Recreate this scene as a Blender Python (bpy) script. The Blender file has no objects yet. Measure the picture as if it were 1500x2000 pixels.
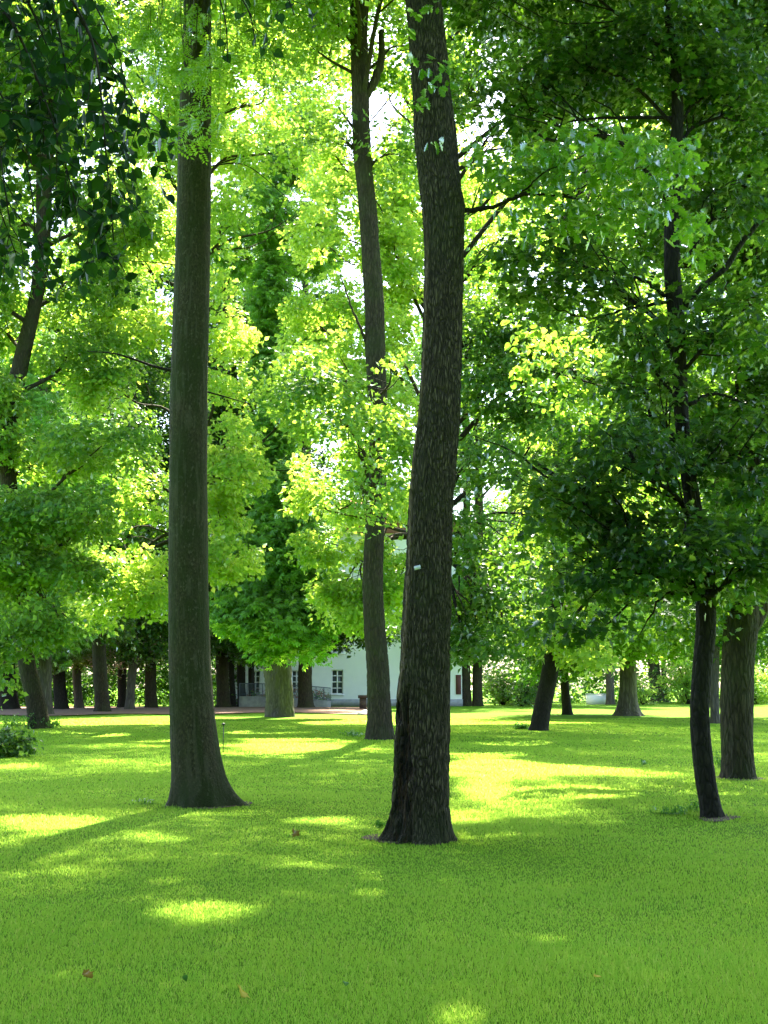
import bpy, math
import numpy as np
from mathutils import Matrix

C = bpy.context.scene.collection
S = bpy.context.scene
F, H, HOR = 2400.0, 1.6, 1340.0
TILT = math.atan((HOR - 1000) / F)

# ---------------------------------------------------------------- camera
cd = bpy.data.cameras.new('camera'); cam = bpy.data.objects.new('camera', cd); C.objects.link(cam)
cam.location = (0, 0, H); cam.rotation_euler = (math.pi / 2 + TILT, 0, 0)
cd.sensor_fit = 'VERTICAL'; cd.sensor_height = 24; cd.sensor_width = 18; cd.lens = 24 * F / 2000
cd.clip_start = 0.05; cd.clip_end = 2000
S.camera = cam
# ---------------------------------------------------------------- sky, sun, exposure
SUN_EL, SUN_AZ = math.radians(56), math.radians(7)      # azimuth from +Y towards +X
w = bpy.data.worlds.new('World'); S.world = w; w.use_nodes = True
nt = w.node_tree; sky = nt.nodes.new('ShaderNodeTexSky'); sky.sky_type = 'NISHITA'; sky.sun_disc = False
sky.sun_elevation = SUN_EL; sky.sun_rotation = SUN_AZ; sky.dust_density = 2.0; sky.air_density = 1.0
nt.links.new(sky.outputs[0], nt.nodes['Background'].inputs[0]); nt.nodes['Background'].inputs[1].default_value = 0.10
SUND = np.array([math.sin(SUN_AZ) * math.cos(SUN_EL), math.cos(SUN_AZ) * math.cos(SUN_EL), math.sin(SUN_EL)])
ld = bpy.data.lights.new('sun', 'SUN'); ld.energy = 5.0; ld.angle = math.radians(0.8); ld.color = (1, .91, .74)
lo = bpy.data.objects.new('sun', ld); C.objects.link(lo)
from mathutils import Vector
lo.rotation_euler = Vector(SUND).to_track_quat('Z', 'Y').to_euler(); lo.location = (5, 30, 60)
S.view_settings.view_transform = 'Standard'; S.view_settings.look = 'None'
S.view_settings.exposure = 2.95; S.view_settings.gamma = 1.0
cy = S.cycles
cy.max_bounces = 8; cy.diffuse_bounces = 5; cy.glossy_bounces = 2; cy.transmission_bounces = 4; cy.transparent_max_bounces = 4
cy.caustics_reflective = False; cy.caustics_refractive = False; cy.use_denoising = True
cy.sample_clamp_indirect = 6.0; S.render.filter_size = 1.15; cy.use_denoising = True

# ---------------------------------------------------------------- helpers
def rng(seed): return np.random.default_rng(seed)
ct, st = math.cos(TILT), math.sin(TILT)
def ray(px, py):
    a = (px - 750) / F; b = (1000 - py) / F
    return np.array([a, ct - b * st, st + b * ct])
def P(px, py, D):
    r = ray(px, py); t = D / r[1]
    return np.array([r[0] * t, D, H + r[2] * t])
def G(px, py):
    r = ray(px, py); t = -H / r[2]
    return np.array([r[0] * t, r[1] * t, 0.0])
def proj(p):
    x, y, z = p[..., 0], p[..., 1], p[..., 2] - H
    zc = y * ct + z * st; yc = -y * st + z * ct
    zc = np.where(zc < .01, .01, zc)
    return 750 + F * x / zc, 1000 - F * yc / zc
def h3(i, j, k, s=0):
    n = (i.astype(np.int64) * 73856093) ^ (j.astype(np.int64) * 19349663) ^ (k.astype(np.int64) * 83492791) ^ (s * 2654435761)
    n = (n ^ (n >> 13)) * 1274126177; n = n & 0x7fffffff; n = (n ^ (n >> 16)) * 60493; n = n & 0x7fffffff
    return (n ^ (n >> 11)) % 100003 / 100003.0
def vn(p, s=0):
    f = np.floor(p); d = p - f; d = d * d * (3 - 2 * d); f = f.astype(np.int64); r = 0
    for a in (0, 1):
        for b in (0, 1):
            for c in (0, 1):
                wgt = (d[..., 0] if a else 1 - d[..., 0]) * (d[..., 1] if b else 1 - d[..., 1]) * (d[..., 2] if c else 1 - d[..., 2])
                r = r + wgt * h3(f[..., 0] + a, f[..., 1] + b, f[..., 2] + c, s)
    return r
def unit(v): return v / np.maximum(np.linalg.norm(v, axis=-1, keepdims=True), 1e-9)

def mesh_obj(name, V, quads=None, tris=None, mat=None, parent=None, origin=(0, 0, 0), smooth=False, cols=None):
    V = np.asarray(V, dtype=np.float64) - np.asarray(origin)
    me = bpy.data.meshes.new(name)
    me.vertices.add(len(V)); me.vertices.foreach_set('co', V.astype(np.float32).ravel())
    q = np.zeros((0, 4), int) if quads is None else np.asarray(quads, int)
    t = np.zeros((0, 3), int) if tris is None else np.asarray(tris, int)
    li = np.concatenate([q.ravel(), t.ravel()]).astype(np.int32)
    tot = np.concatenate([np.full(len(q), 4), np.full(len(t), 3)]).astype(np.int32)
    start = np.concatenate([[0], np.cumsum(tot)[:-1]]).astype(np.int32)
    me.loops.add(len(li)); me.loops.foreach_set('vertex_index', li)
    me.polygons.add(len(tot)); me.polygons.foreach_set('loop_start', start); me.polygons.foreach_set('loop_total', tot)
    if smooth: me.polygons.foreach_set('use_smooth', np.ones(len(tot), bool))
    me.update(calc_edges=True)
    if cols is not None:
        at = me.color_attributes.new('wear', 'FLOAT_COLOR', 'POINT')
        cc = np.ones((len(V), 4), np.float32); cc[:, :3] = cols; at.data.foreach_set('color', cc.ravel())
    if mat: me.materials.append(mat)
    o = bpy.data.objects.new(name, me); C.objects.link(o)
    if parent is not None: o.parent = parent
    else: o.location = origin
    return o
def tag(o, label=None, cat=None, group=None, kind=None):
    if label: o['label'] = label
    if cat: o['category'] = cat
    if group: o['group'] = group
    if kind: o['kind'] = kind
    return o
def thing(name, label, cat, loc, group=None):
    o = bpy.data.objects.new(name, None); C.objects.link(o); o.location = loc; o.empty_display_size = .2
    return tag(o, label, cat, group)

REG = []
def register(t, base, path, r, V, Q, cols, bark, mb):
    g = dict(t=t, base=base, path=path, r=r, V=V.reshape(-1, 3), Q=Q, cols=cols.reshape(-1, 3), bark=bark, mb=mb, fol=[], mat=None, limb=.4)
    REG.append(g); return g
def finish(g):
    mb = MB(); mb.add(g['V'], g['Q'])
    for v in g['mb'].V: mb.V.append(v)
    off = len(g['V']); mb.Q += [q + off for q in g['mb'].Q]; mb.T += [q + off for q in g['mb'].T]
    cols = np.zeros((sum(len(v) for v in mb.V), 3)); cols[:off] = g['cols']
    mb.build('trunk', g['bark'], g['t'], g['base'], True, cols)
    if g['fol']:
        n = 0; Vs, Ts = [], []
        for v, t in g['fol']: Vs.append(v); Ts.append(t + n); n += len(v)
        mesh_obj('crown', np.vstack(Vs), None, np.vstack(Ts), g['mat'], g['t'], g['base'])

class MB:                                            # collects boxes, tubes
    def __init__(s): s.V = []; s.Q = []; s.T = []; s.n = 0
    def add(s, V, Q=None, T=None):
        V = np.asarray(V, float)
        s.V.append(V)
        if Q is not None and len(Q): s.Q.append(np.asarray(Q, int) + s.n)
        if T is not None and len(T): s.T.append(np.asarray(T, int) + s.n)
        s.n += len(V)
    def box(s, a, b):
        (x0, y0, z0), (x1, y1, z1) = a, b
        V = [(x0, y0, z0), (x1, y0, z0), (x1, y1, z0), (x0, y1, z0), (x0, y0, z1), (x1, y0, z1), (x1, y1, z1), (x0, y1, z1)]
        s.add(V, [(0, 3, 2, 1), (4, 5, 6, 7), (0, 1, 5, 4), (1, 2, 6, 5), (2, 3, 7, 6), (3, 0, 4, 7)])
    def tube(s, path, rad, seg=7):
        path = np.asarray(path, float); n = len(path)
        rad = np.broadcast_to(rad, (n,))
        tan = unit(np.gradient(path, axis=0))
        ref = np.array([0., 0, 1.]) if abs(tan[:, 2]).mean() < .8 else np.array([0, 1., 0])
        u = unit(np.cross(tan, ref)); v = np.cross(tan, u)
        a = np.arange(seg) / seg * 2 * np.pi
        V = path[:, None] + rad[:, None, None] * (np.cos(a)[None, :, None] * u[:, None] + np.sin(a)[None, :, None] * v[:, None])
        V = V.reshape(-1, 3)
        i = np.arange(n - 1)[:, None] * seg; j = np.arange(seg)[None]; k = (j + 1) % seg
        Q = np.stack([i + j, i + k, i + seg + k, i + seg + j], -1).reshape(-1, 4)
        V = np.vstack([V, path[-1:], path[:1]]); e = (n - 1) * seg; jj = np.arange(seg); kk = (jj + 1) % seg
        T = np.vstack([np.stack([e + jj, e + kk, np.full(seg, n * seg)], -1), np.stack([kk, jj, np.full(seg, n * seg + 1)], -1)])
        s.add(V, Q, T)
    def build(s, name, mat, parent=None, origin=(0, 0, 0), smooth=False, cols=None):
        return mesh_obj(name, np.vstack(s.V), np.vstack(s.Q) if s.Q else None, np.vstack(s.T) if s.T else None, mat, parent, origin, smooth, cols)

def spline(pts, n):
    pts = np.asarray(pts, float); d = np.r_[0, np.cumsum(np.linalg.norm(np.diff(pts, axis=0), axis=1))]
    t = np.linspace(0, d[-1], n); m = np.gradient(pts, d, axis=0) if len(pts) > 2 else np.repeat((pts[1:] - pts[:1]) / d[-1], 2, 0)
    i = np.clip(np.searchsorted(d, t, side='right') - 1, 0, len(d) - 2); hh = d[i + 1] - d[i]; u = ((t - d[i]) / hh)[:, None]; hh = hh[:, None]
    return (2*u**3-3*u**2+1)*pts[i] + (u**3-2*u**2+u)*hh*m[i] + (-2*u**3+3*u**2)*pts[i+1] + (u**3-u**2)*hh*m[i+1]

# ---------------------------------------------------------------- materials
def new_mat(name):
    m = bpy.data.materials.new(name); m.use_nodes = True; nt = m.node_tree; nt.nodes.clear()
    out = nt.nodes.new('ShaderNodeOutputMaterial'); return m, nt, out
def N(nt, t, **kw):
    n = nt.nodes.new(t)
    for k, v in kw.items():
        if k.startswith('i_'):
            k = k[2:]; n.inputs[int(k) if k.isdigit() else k].default_value = v
        else: setattr(n, k, v)
    return n
def mixc(nt, fac, a, b, mode='MIX'):
    n = nt.nodes.new('ShaderNodeMix'); n.data_type = 'RGBA'; n.blend_type = mode
    for s, v in ((0, fac), (6, a), (7, b)):
        if hasattr(v, 'links') or hasattr(v, 'is_linked'): nt.links.new(v, n.inputs[s])
        elif isinstance(v, (int, float)): n.inputs[s].default_value = v
        else: n.inputs[s].default_value = (*v, 1)
    return n.outputs[2]
def ramp(nt, src, a, b):
    n = nt.nodes.new('ShaderNodeMapRange'); n.inputs[1].default_value = a; n.inputs[2].default_value = b
    nt.links.new(src, n.inputs[0]); return n.outputs[0]
def noise(nt, scale, detail=4, rough=.55, vec=None, out=0):
    n = N(nt, 'ShaderNodeTexNoise'); n.inputs['Scale'].default_value = scale; n.inputs['Detail'].default_value = detail; n.inputs['Roughness'].default_value = rough
    if vec is not None: nt.links.new(vec, n.inputs['Vector'])
    return n.outputs[out]
def objvec(nt, scale=(1, 1, 1)):
    g = N(nt, 'ShaderNodeTexCoord'); m = N(nt, 'ShaderNodeMapping'); m.inputs['Scale'].default_value = scale
    nt.links.new(g.outputs['Object'], m.inputs['Vector']); return m.outputs[0]

def leaf_mat(name, refl, refl2, trans, trans2, gloss=.10, rough=.42):
    m, nt, out = new_mat(name)
    g = N(nt, 'ShaderNodeNewGeometry'); rnd = g.outputs['Random Per Island']
    pos = noise(nt, .35, 2, .5, objvec(nt))
    f = N(nt, 'ShaderNodeMath', operation='MULTIPLY_ADD'); nt.links.new(ramp(nt, pos, .35, .65), f.inputs[0]); f.inputs[1].default_value = .4; 
    h = N(nt, 'ShaderNodeMath', operation='MULTIPLY'); nt.links.new(rnd, h.inputs[0]); h.inputs[1].default_value = .6
    nt.links.new(h.outputs[0], f.inputs[2])
    d = N(nt, 'ShaderNodeBsdfDiffuse'); nt.links.new(mixc(nt, f.outputs[0], refl, refl2), d.inputs[0])
    t = N(nt, 'ShaderNodeBsdfTranslucent'); nt.links.new(mixc(nt, f.outputs[0], trans, trans2), t.inputs[0])
    a = N(nt, 'ShaderNodeAddShader'); nt.links.new(d.outputs[0], a.inputs[0]); nt.links.new(t.outputs[0], a.inputs[1])
    gl = N(nt, 'ShaderNodeBsdfGlossy'); gl.inputs['Roughness'].default_value = rough; gl.inputs[0].default_value = (.9, .95, 1, 1)
    fr = N(nt, 'ShaderNodeFresnel'); fr.inputs[0].default_value = 1.42
    mm = N(nt, 'ShaderNodeMath', operation='MULTIPLY'); nt.links.new(fr.outputs[0], mm.inputs[0]); mm.inputs[1].default_value = gloss * 10
    mm.use_clamp = True
    mx = N(nt, 'ShaderNodeMixShader'); nt.links.new(mm.outputs[0], mx.inputs[0]); nt.links.new(a.outputs[0], mx.inputs[1]); nt.links.new(gl.outputs[0], mx.inputs[2])
    nt.links.new(mx.outputs[0], out.inputs[0]); return m
M = {}
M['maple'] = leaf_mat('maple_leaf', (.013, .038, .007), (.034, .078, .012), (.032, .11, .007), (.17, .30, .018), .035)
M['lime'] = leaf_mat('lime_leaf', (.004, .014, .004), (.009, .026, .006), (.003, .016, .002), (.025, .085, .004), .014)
M['oak'] = leaf_mat('oak_leaf', (.035, .10, .012), (.06, .13, .015), (.10, .27, .010), (.20, .36, .015), .045)
M['chestnut'] = leaf_mat('chestnut_leaf', (.052, .130, .024), (.095, .185, .036), (.09, .23, .014), (.19, .34, .02), .04)
M['bright'] = leaf_mat('sunlit_maple_leaf', (.035, .085, .012), (.085, .15, .025), (.20, .39, .022), (.62, .70, .12), .03)  # lighter, yellower maple copy for sunlit crowns, sunlight put into the colour
M['mid'] = leaf_mat('light_maple_leaf', (.020, .056, .008), (.055, .11, .014), (.07, .20, .010), (.36, .50, .05), .035)  # maple copy in between, part of the sunlight put into its colour
M['ash'] = leaf_mat('ash_leaf', (.04, .085, .012), (.07, .125, .018), (.11, .26, .01), (.28, .44, .025), .03)
M['dark'] = leaf_mat('shaded_maple_leaf', (.009, .026, .005), (.022, .052, .009), (.02, .07, .004), (.11, .23, .010), .03)  # darker maple copy for shadowed crowns, shade put into the colour
M['weed'] = leaf_mat('weed_leaf', (.03, .09, .012), (.05, .13, .018), (.06, .18, .015), (.1, .24, .02), .02)

def bark_mat(name, c1, c2, moss, mossamt=.5, zs=.25, scale=14, bump=.6, light=(.2, .18, .14), lightamt=.4, wear=False, furrow=True):
    m, nt, out = new_mat(name)
    v = objvec(nt, (1, 1, zs)); v1 = objvec(nt, (1, 1, 1))
    n1 = noise(nt, scale, 6, .65, v); n2 = noise(nt, 1.3, 4, .6, v1); n3 = noise(nt, scale * .5, 5, .7, v)
    n4 = noise(nt, 60, 3, .6, v1)
    col = mixc(nt, ramp(nt, n1, .35, .65), c1, c2)
    if furrow:
        vo = N(nt, 'ShaderNodeTexVoronoi', feature='DISTANCE_TO_EDGE'); vo.inputs['Scale'].default_value = scale * .95
        wp = N(nt, 'ShaderNodeVectorMath', operation='ADD'); nz_ = N(nt, 'ShaderNodeTexNoise'); nz_.inputs['Scale'].default_value = 7; nt.links.new(v, nz_.inputs['Vector'])
        ws = N(nt, 'ShaderNodeVectorMath', operation='SCALE'); ws.inputs['Scale'].default_value = .10; nt.links.new(nz_.outputs['Color'], ws.inputs[0])
        nt.links.new(v, wp.inputs[0]); nt.links.new(ws.outputs[0], wp.inputs[1]); nt.links.new(wp.outputs[0], vo.inputs['Vector'])
        plate = ramp(nt, vo.outputs['Distance'], .02, .22); col = mixc(nt, plate, c1, col)
    fm = N(nt, 'ShaderNodeMath', operation='MULTIPLY'); fm.inputs[1].default_value = mossamt
    nt.links.new(ramp(nt, n2, .42, .62), fm.inputs[0])
    col = mixc(nt, fm.outputs[0], col, moss)
    fl = N(nt, 'ShaderNodeMath', operation='MULTIPLY'); fl.inputs[1].default_value = lightamt
    nt.links.new(ramp(nt, n3, .58, .64 if not furrow else .72), fl.inputs[0])
    col = mixc(nt, fl.outputs[0], col, light)
    b = N(nt, 'ShaderNodeBsdfPrincipled'); b.inputs['Roughness'].default_value = .85; b.inputs['Specular IOR Level'].default_value = .25
    if wear:
        a = N(nt, 'ShaderNodeAttribute', attribute_name='wear'); sp = N(nt, 'ShaderNodeSeparateColor'); nt.links.new(a.outputs['Color'], sp.inputs[0])
        rot = mixc(nt, ramp(nt, n3, .45, .6), (.008, .006, .004), (.055, .028, .013))
        col = mixc(nt, sp.outputs[0], col, rot)
        col = mixc(nt, sp.outputs[1], col, light if name != 'furrowed_bark' else (.26, .18, .12))
        col = mixc(nt, sp.outputs[2], col, moss)
    hsum = N(nt, 'ShaderNodeMath', operation='MULTIPLY_ADD'); nt.links.new(n4, hsum.inputs[0]); hsum.inputs[1].default_value = .25; nt.links.new(plate if furrow else n1, hsum.inputs[2])
    bp = N(nt, 'ShaderNodeBump'); bp.inputs['Strength'].default_value = bump; bp.inputs['Distance'].default_value = .03
    nt.links.new(hsum.outputs[0], bp.inputs['Height']); nt.links.new(bp.outputs[0], b.inputs['Normal'])
    nt.links.new(col, b.inputs['Base Color']); nt.links.new(b.outputs[0], out.inputs[0]); return m
M['bark_smooth'] = bark_mat('mossy_smooth_bark', (.025, .022, .010), (.080, .066, .032), (.028, .040, .007), .75, .55, 46, .8, (.15, .135, .09), .5, wear=True, furrow=False)
M['bark_furrow'] = bark_mat('furrowed_bark', (.040, .031, .018), (.175, .135, .082), (.045, .055, .016), .45, .19, 42, 1.0, (.17, .145, .10), .16, wear=True)
M['bark_brown'] = bark_mat('brown_bark', (.028, .022, .013), (.080, .060, .036), (.038, .046, .014), .6, .2, 16, .7, (.12, .10, .075), .4, wear=True)
M['bark_dark'] = bark_mat('dark_bark', (.014, .011, .008), (.040, .032, .022), (.018, .022, .008), .4, .3, 18, .6, (.06, .05, .045), .3, wear=True)
M['bark_grey'] = bark_mat('grey_bark', (.06, .052, .042), (.15, .13, .105), (.10, .095, .055), .4, .15, 9, .7, (.25, .22, .19), .3, wear=True)

def simple(name, c, rough=.7, c2=None, sc=8, bump=0, metallic=0):
    m, nt, out = new_mat(name); b = N(nt, 'ShaderNodeBsdfPrincipled'); b.inputs['Roughness'].default_value = rough; b.inputs['Metallic'].default_value = metallic
    n = noise(nt, sc, 5, .6, objvec(nt))
    nt.links.new(mixc(nt, ramp(nt, n, .35, .65), c, c2 or c), b.inputs['Base Color'])
    if bump:
        bp = N(nt, 'ShaderNodeBump'); bp.inputs['Strength'].default_value = bump; bp.inputs['Distance'].default_value = .03
        nt.links.new(n, bp.inputs['Height']); nt.links.new(bp.outputs[0], b.inputs['Normal'])
    nt.links.new(b.outputs[0], out.inputs[0]); return m
M['render'] = simple('white_render', (.90, .90, .90), .8, (.86, .86, .87), 1.5)
M['frame'] = simple('white_window_paint', (.8, .8, .8), .5)
M['pane'] = simple('window_glass', (.06, .075, .08), .08, (.10, .12, .12), .6)
M['greystone'] = simple('grey_stone', (.38, .38, .40), .9, (.28, .28, .30), 3, .4)
M['brick'] = simple('red_brown_stone', (.06, .035, .03), .9, (.09, .06, .045), 12, .4)
M['shutter'] = simple('red_brown_shutter', (.16, .05, .045), .6, (.12, .04, .035), 5)
M['tile'] = simple('red_roof_tile', (.30, .12, .07), .9, (.2, .09, .06), 4, .3)
M['iron'] = simple('blue_grey_iron', (.12, .15, .20), .5)
M['pale_slab'] = simple('pale_slab', (.5, .48, .44), .9, (.4, .38, .35), 6)
M['tag'] = simple('white_tag', (.75, .76, .78), .4)
M['ink'] = simple('tag_ink', (.03, .03, .03), .6)
M['black'] = simple('black_plastic', (.015, .018, .015), .45)
M['dirt'] = simple('bare_soil', (.085, .055, .026), .95, (.04, .028, .012), 14, .8)
M['petal'] = simple('petal', (.75, .75, .72), .6)
M['flower'] = simple('red_petal', (.5, .10, .05), .6, (.45, .2, .1), 6)
M['dead'] = leaf_mat('yellow_brown_leaf', (.30, .25, .02), (.36, .32, .03), (.18, .12, .01), (.28, .26, .03), .012)
M['deadbrown'] = leaf_mat('brown_leaf', (.13, .085, .010), (.20, .15, .015), (.05, .03, .004), (.08, .06, .01), .01)

def ground_mat():
    m, nt, out = new_mat('lawn_ground'); v = objvec(nt)
    a = noise(nt, .18, 4, .6, v); b_ = noise(nt, 1.6, 5, .65, v); c_ = noise(nt, 45, 4, .7, v)
    col = mixc(nt, ramp(nt, a, .35, .65), (.075, .190, .003), (.105, .235, .005))
    col = mixc(nt, ramp(nt, b_, .4, .7), col, (.11, .22, .005))
    col = mixc(nt, ramp(nt, c_, .25, .6), mixc(nt, .12, col, (.02, .06, .004)), col)
    b = N(nt, 'ShaderNodeBsdfPrincipled'); b.inputs['Roughness'].default_value = .9; b.inputs['Specular IOR Level'].default_value = .1
    bp = N(nt, 'ShaderNodeBump'); bp.inputs['Strength'].default_value = .8; bp.inputs['Distance'].default_value = .05
    nt.links.new(c_, bp.inputs['Height']); nt.links.new(bp.outputs[0], b.inputs['Normal'])
    nt.links.new(col, b.inputs['Base Color']); nt.links.new(b.outputs[0], out.inputs[0]); return m
M['lawn'] = ground_mat()
def grass_mat():
    m, nt, out = new_mat('grass_blade'); g = N(nt, 'ShaderNodeNewGeometry'); rnd = g.outputs['Random Per Island']
    v = objvec(nt); a = noise(nt, .5, 4, .6, v); big = noise(nt, 2.2, 3, .6, v)
    c1 = mixc(nt, rnd, (.072, .215, .003), (.104, .265, .005)); c1 = mixc(nt, ramp(nt, a, .4, .65), c1, (.12, .255, .005))
    c1 = mixc(nt, ramp(nt, big, .45, .75), c1, (.066, .215, .003)); wd_ = noise(nt, .22, 5, .65, v); c1 = mixc(nt, ramp(nt, wd_, .52, .68), c1, (.15, .28, .008))
    pale = N(nt, 'ShaderNodeMath', operation='GREATER_THAN'); nt.links.new(rnd, pale.inputs[0]); pale.inputs[1].default_value = .93
    c1 = mixc(nt, pale.outputs[0], c1, (.24, .30, .05))
    d = N(nt, 'ShaderNodeBsdfDiffuse'); nt.links.new(c1, d.inputs[0])
    nn = N(nt, 'ShaderNodeVectorMath', operation='SCALE'); nn.inputs['Scale'].default_value = .32; nt.links.new(g.outputs['Normal'], nn.inputs[0])
    na = N(nt, 'ShaderNodeVectorMath', operation='ADD'); nt.links.new(nn.outputs[0], na.inputs[0]); na.inputs[1].default_value = (0, 0, 1)
    nm = N(nt, 'ShaderNodeVectorMath', operation='NORMALIZE'); nt.links.new(na.outputs[0], nm.inputs[0]); nt.links.new(nm.outputs[0], d.inputs['Normal'])
    t = N(nt, 'ShaderNodeBsdfTranslucent'); nt.links.new(mixc(nt, .5, c1, (.44, .54, .10)), t.inputs[0])
    ad = N(nt, 'ShaderNodeAddShader'); nt.links.new(d.outputs[0], ad.inputs[0]); nt.links.new(t.outputs[0], ad.inputs[1])
    gl = N(nt, 'ShaderNodeBsdfGlossy'); gl.inputs['Roughness'].default_value = .4; gl.inputs[0].default_value = (.8, .9, .8, 1)
    mx = N(nt, 'ShaderNodeMixShader'); mx.inputs[0].default_value = .015; nt.links.new(ad.outputs[0], mx.inputs[1]); nt.links.new(gl.outputs[0], mx.inputs[2])
    nt.links.new(mx.outputs[0], out.inputs[0]); return m
M['grass'] = grass_mat()
def litter_mat():
    m, nt, out = new_mat('path_litter'); v = objvec(nt); a = noise(nt, 9, 5, .7, v); b_ = noise(nt, .4, 3, .6, v)
    col = mixc(nt, ramp(nt, a, .35, .65), (.10, .05, .025), (.24, .13, .08)); col = mixc(nt, ramp(nt, b_, .4, .6), col, (.16, .09, .055))
    b = N(nt, 'ShaderNodeBsdfPrincipled'); b.inputs['Roughness'].default_value = .95
    nt.links.new(col, b.inputs['Base Color']); nt.links.new(b.outputs[0], out.inputs[0]); return m
M['litter'] = litter_mat()

# ---------------------------------------------------------------- leaf shapes (u across, v along, w up), unit length
def fan(outline, cup=.12):
    o = np.array(outline, float); V = np.vstack([[0, .42, -cup * .3], np.c_[o, cup * np.abs(o[:, 0]) * 1.2 - .10 * (o[:, 1]) ** 2]])
    n = len(o); T = [(0, 1 + i, 1 + (i + 1) % n) for i in range(n)]
    return V, None, np.array(T)
def mirror(half): return [tuple(p) for p in half] + [(-x, y) for x, y in reversed(half) if x > 1e-6]
L_RHOMB = (np.array([(0, 0, 0), (.36, .45, .08), (0, 1, -.08), (-.36, .45, .08)], float), None, np.array([(0, 1, 2), (0, 2, 3)]))
L_SLIM = (np.array([(0, 0, 0), (.19, .55, .04), (0, 1, -.12), (-.19, .55, .04)], float), None, np.array([(0, 1, 2), (0, 2, 3)]))
L_MAPLE = fan(mirror([(0, 0), (.14, .04), (.40, .02), (.30, .22), (.60, .50), (.30, .50), (.26, .74), (0, 1.02)]), .2)
L_HEART = fan(mirror([(0, .05), (.18, -.03), (.38, .10), (.46, .33), (.40, .58), (.22, .82), (.07, .95), (0, 1.1)]), .28)
L_OAK = fan(mirror([(0, 0), (.08, .10), (.20, .18), (.12, .30), (.33, .42), (.18, .52), (.36, .70), (.18, .78), (.16, .95), (0, 1.03)]), .2)
def palmate(n=7):
    V = []; T = []
    for i in range(n):
        a = math.radians(-110 + 220 * i / (n - 1)); L = 1 - .35 * abs(i - (n - 1) / 2) / ((n - 1) / 2); wd = .17 * L
        d = np.array([math.sin(a), math.cos(a)]); s = np.array([d[1], -d[0]]); k = len(V)
        V += [(0, 0, 0), (*(d * .65 * L + s * wd), -.12), (*(d * L), -.38 * L), (*(d * .65 * L - s * wd), -.12)]
        T += [(k, k + 1, k + 2), (k, k + 2, k + 3)]
    return np.array(V, float) * .75, None, np.array(T)
L_PALM = palmate()
def pinnate(n=4):
    V = []; T = []
    for i in range(n):
        for s in (-1, 1):
            y = .15 + .75 * i / n; k = len(V); L = .34
            V += [(0, y, 0), (s * L * .5, y - .03, .02), (s * L, y + .14, -.05), (s * L * .45, y + .14, .02)]
            T += [(k, k + 1, k + 2), (k, k + 2, k + 3)]
    k = len(V); V += [(0, .85, 0), (.07, 1, 0), (0, 1.2, -.05), (-.07, 1, 0)]; T += [(k, k + 1, k + 2), (k, k + 2, k + 3)]
    return np.array(V, float), None, np.array(T)
L_PINN = pinnate()

def place_leaves(shape, c, nrm, along, size):
    V, _, T = shape
    nrm = unit(nrm); v = unit(along - (along * nrm).sum(-1, keepdims=True) * nrm); u = np.cross(v, nrm)
    s = size[:, None, None]
    W = c[:, None] + s * (V[None, :, 0:1] * u[:, None] + V[None, :, 1:2] * v[:, None] + V[None, :, 2:3] * nrm[:, None])
    k = len(V); TT = (np.arange(len(c)) * k)[:, None, None] + T[None]
    return W.reshape(-1, 3), TT.reshape(-1, 3)

# ---------------------------------------------------------------- openings in the leaf canopy: where light reaches the lawn
# each: image ellipse on the lawn (cx, cy, rx, ry, amount)
GAPS = [(590, 1458, 150, 10, 1), (560, 1475, 130, 8, .9), (480, 1500, 90, 6, .5), (700, 1490, 70, 7, .7), (560,1448,120,6,1),
        (940, 1478, 60, 10, 1), (960, 1505, 110, 18, 1), (1100, 1507, 150, 10, 1), (1240, 1514, 100, 6, .8), (940, 1545, 70, 22, 1), (1010, 1578, 150, 16, .8), (1130, 1598, 120, 10, .6), (900, 1590, 60, 16, .9),
        (640, 1600, 90, 6, .9), (690, 1612, 60, 4, .8), (560, 1560, 120, 10, .35), (480,1540,80,8,.3),
        (110, 1612, 170, 13, .95), (40, 1640, 80, 10, .7), (230, 1588, 140, 8, .7), (140, 1560, 120, 6, .35), (230, 1460, 130, 5, .8), (260, 1488, 120, 6, .7), (30, 1497, 50, 6, .8), (180,1530,160,5,.4),
        (400, 1782, 90, 22, .9), (395, 1745, 50, 8, .6), (90, 1745, 90, 14, .55), (150, 1702, 50, 7, .6), (300, 1723, 60, 7, .5),
        (865, 1717, 40, 6, .7), (640, 1688, 95, 5, .7), (1010, 1632, 90, 5, .5), (1460, 1640, 50, 5, .6), (1090, 1720, 90, 5, .3), (780,1830,60,10,.25), (1480,1760,60,12,.3), (950,1985,120,14,.45),
        (1480, 1478, 60, 7, .7), (1000, 1386, 90, 4, .9), (1370, 1384, 120, 4, .9), (1470, 1398, 60, 4, .8), (1150, 1408, 150, 4, .4), (980, 1448, 80, 6, .4), (560, 1402, 90, 3, .5), (200, 1425, 110, 5, .3), (1100,1440,120,5,.3),
        (280, 1530, 330, 45, .42), (1150, 1560, 330, 50, .35), (600, 1530, 220, 40, .42), (380, 1760, 420, 60, .22), (130, 1660, 170, 30, .35), (60, 1600, 110, 30, .6), (200, 1640, 120, 10, .6), (330, 1510, 60, 8, .6), (100, 1720, 110, 16, .5), (560, 1462, 190, 18, .7), (960, 1530, 110, 60, .7), (90, 1620, 190, 22, .6), (1100, 1450, 350, 25, .25), (250, 1470, 250, 25, .35)]
SHAFTS = [(P(1095, 735, 24.2), 1.0), (P(280, 980, 47), 1.8), (P(590, 960, 50.5), 1.6), (P(480, 650, 47.5), 1.4), (P(640, 640, 52.5), 1.3), (P(1000, 1120, 39), 1.3), (P(230, 1120, 47.5), 1.5), (P(960, 560, 40), 1.2)]
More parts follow.
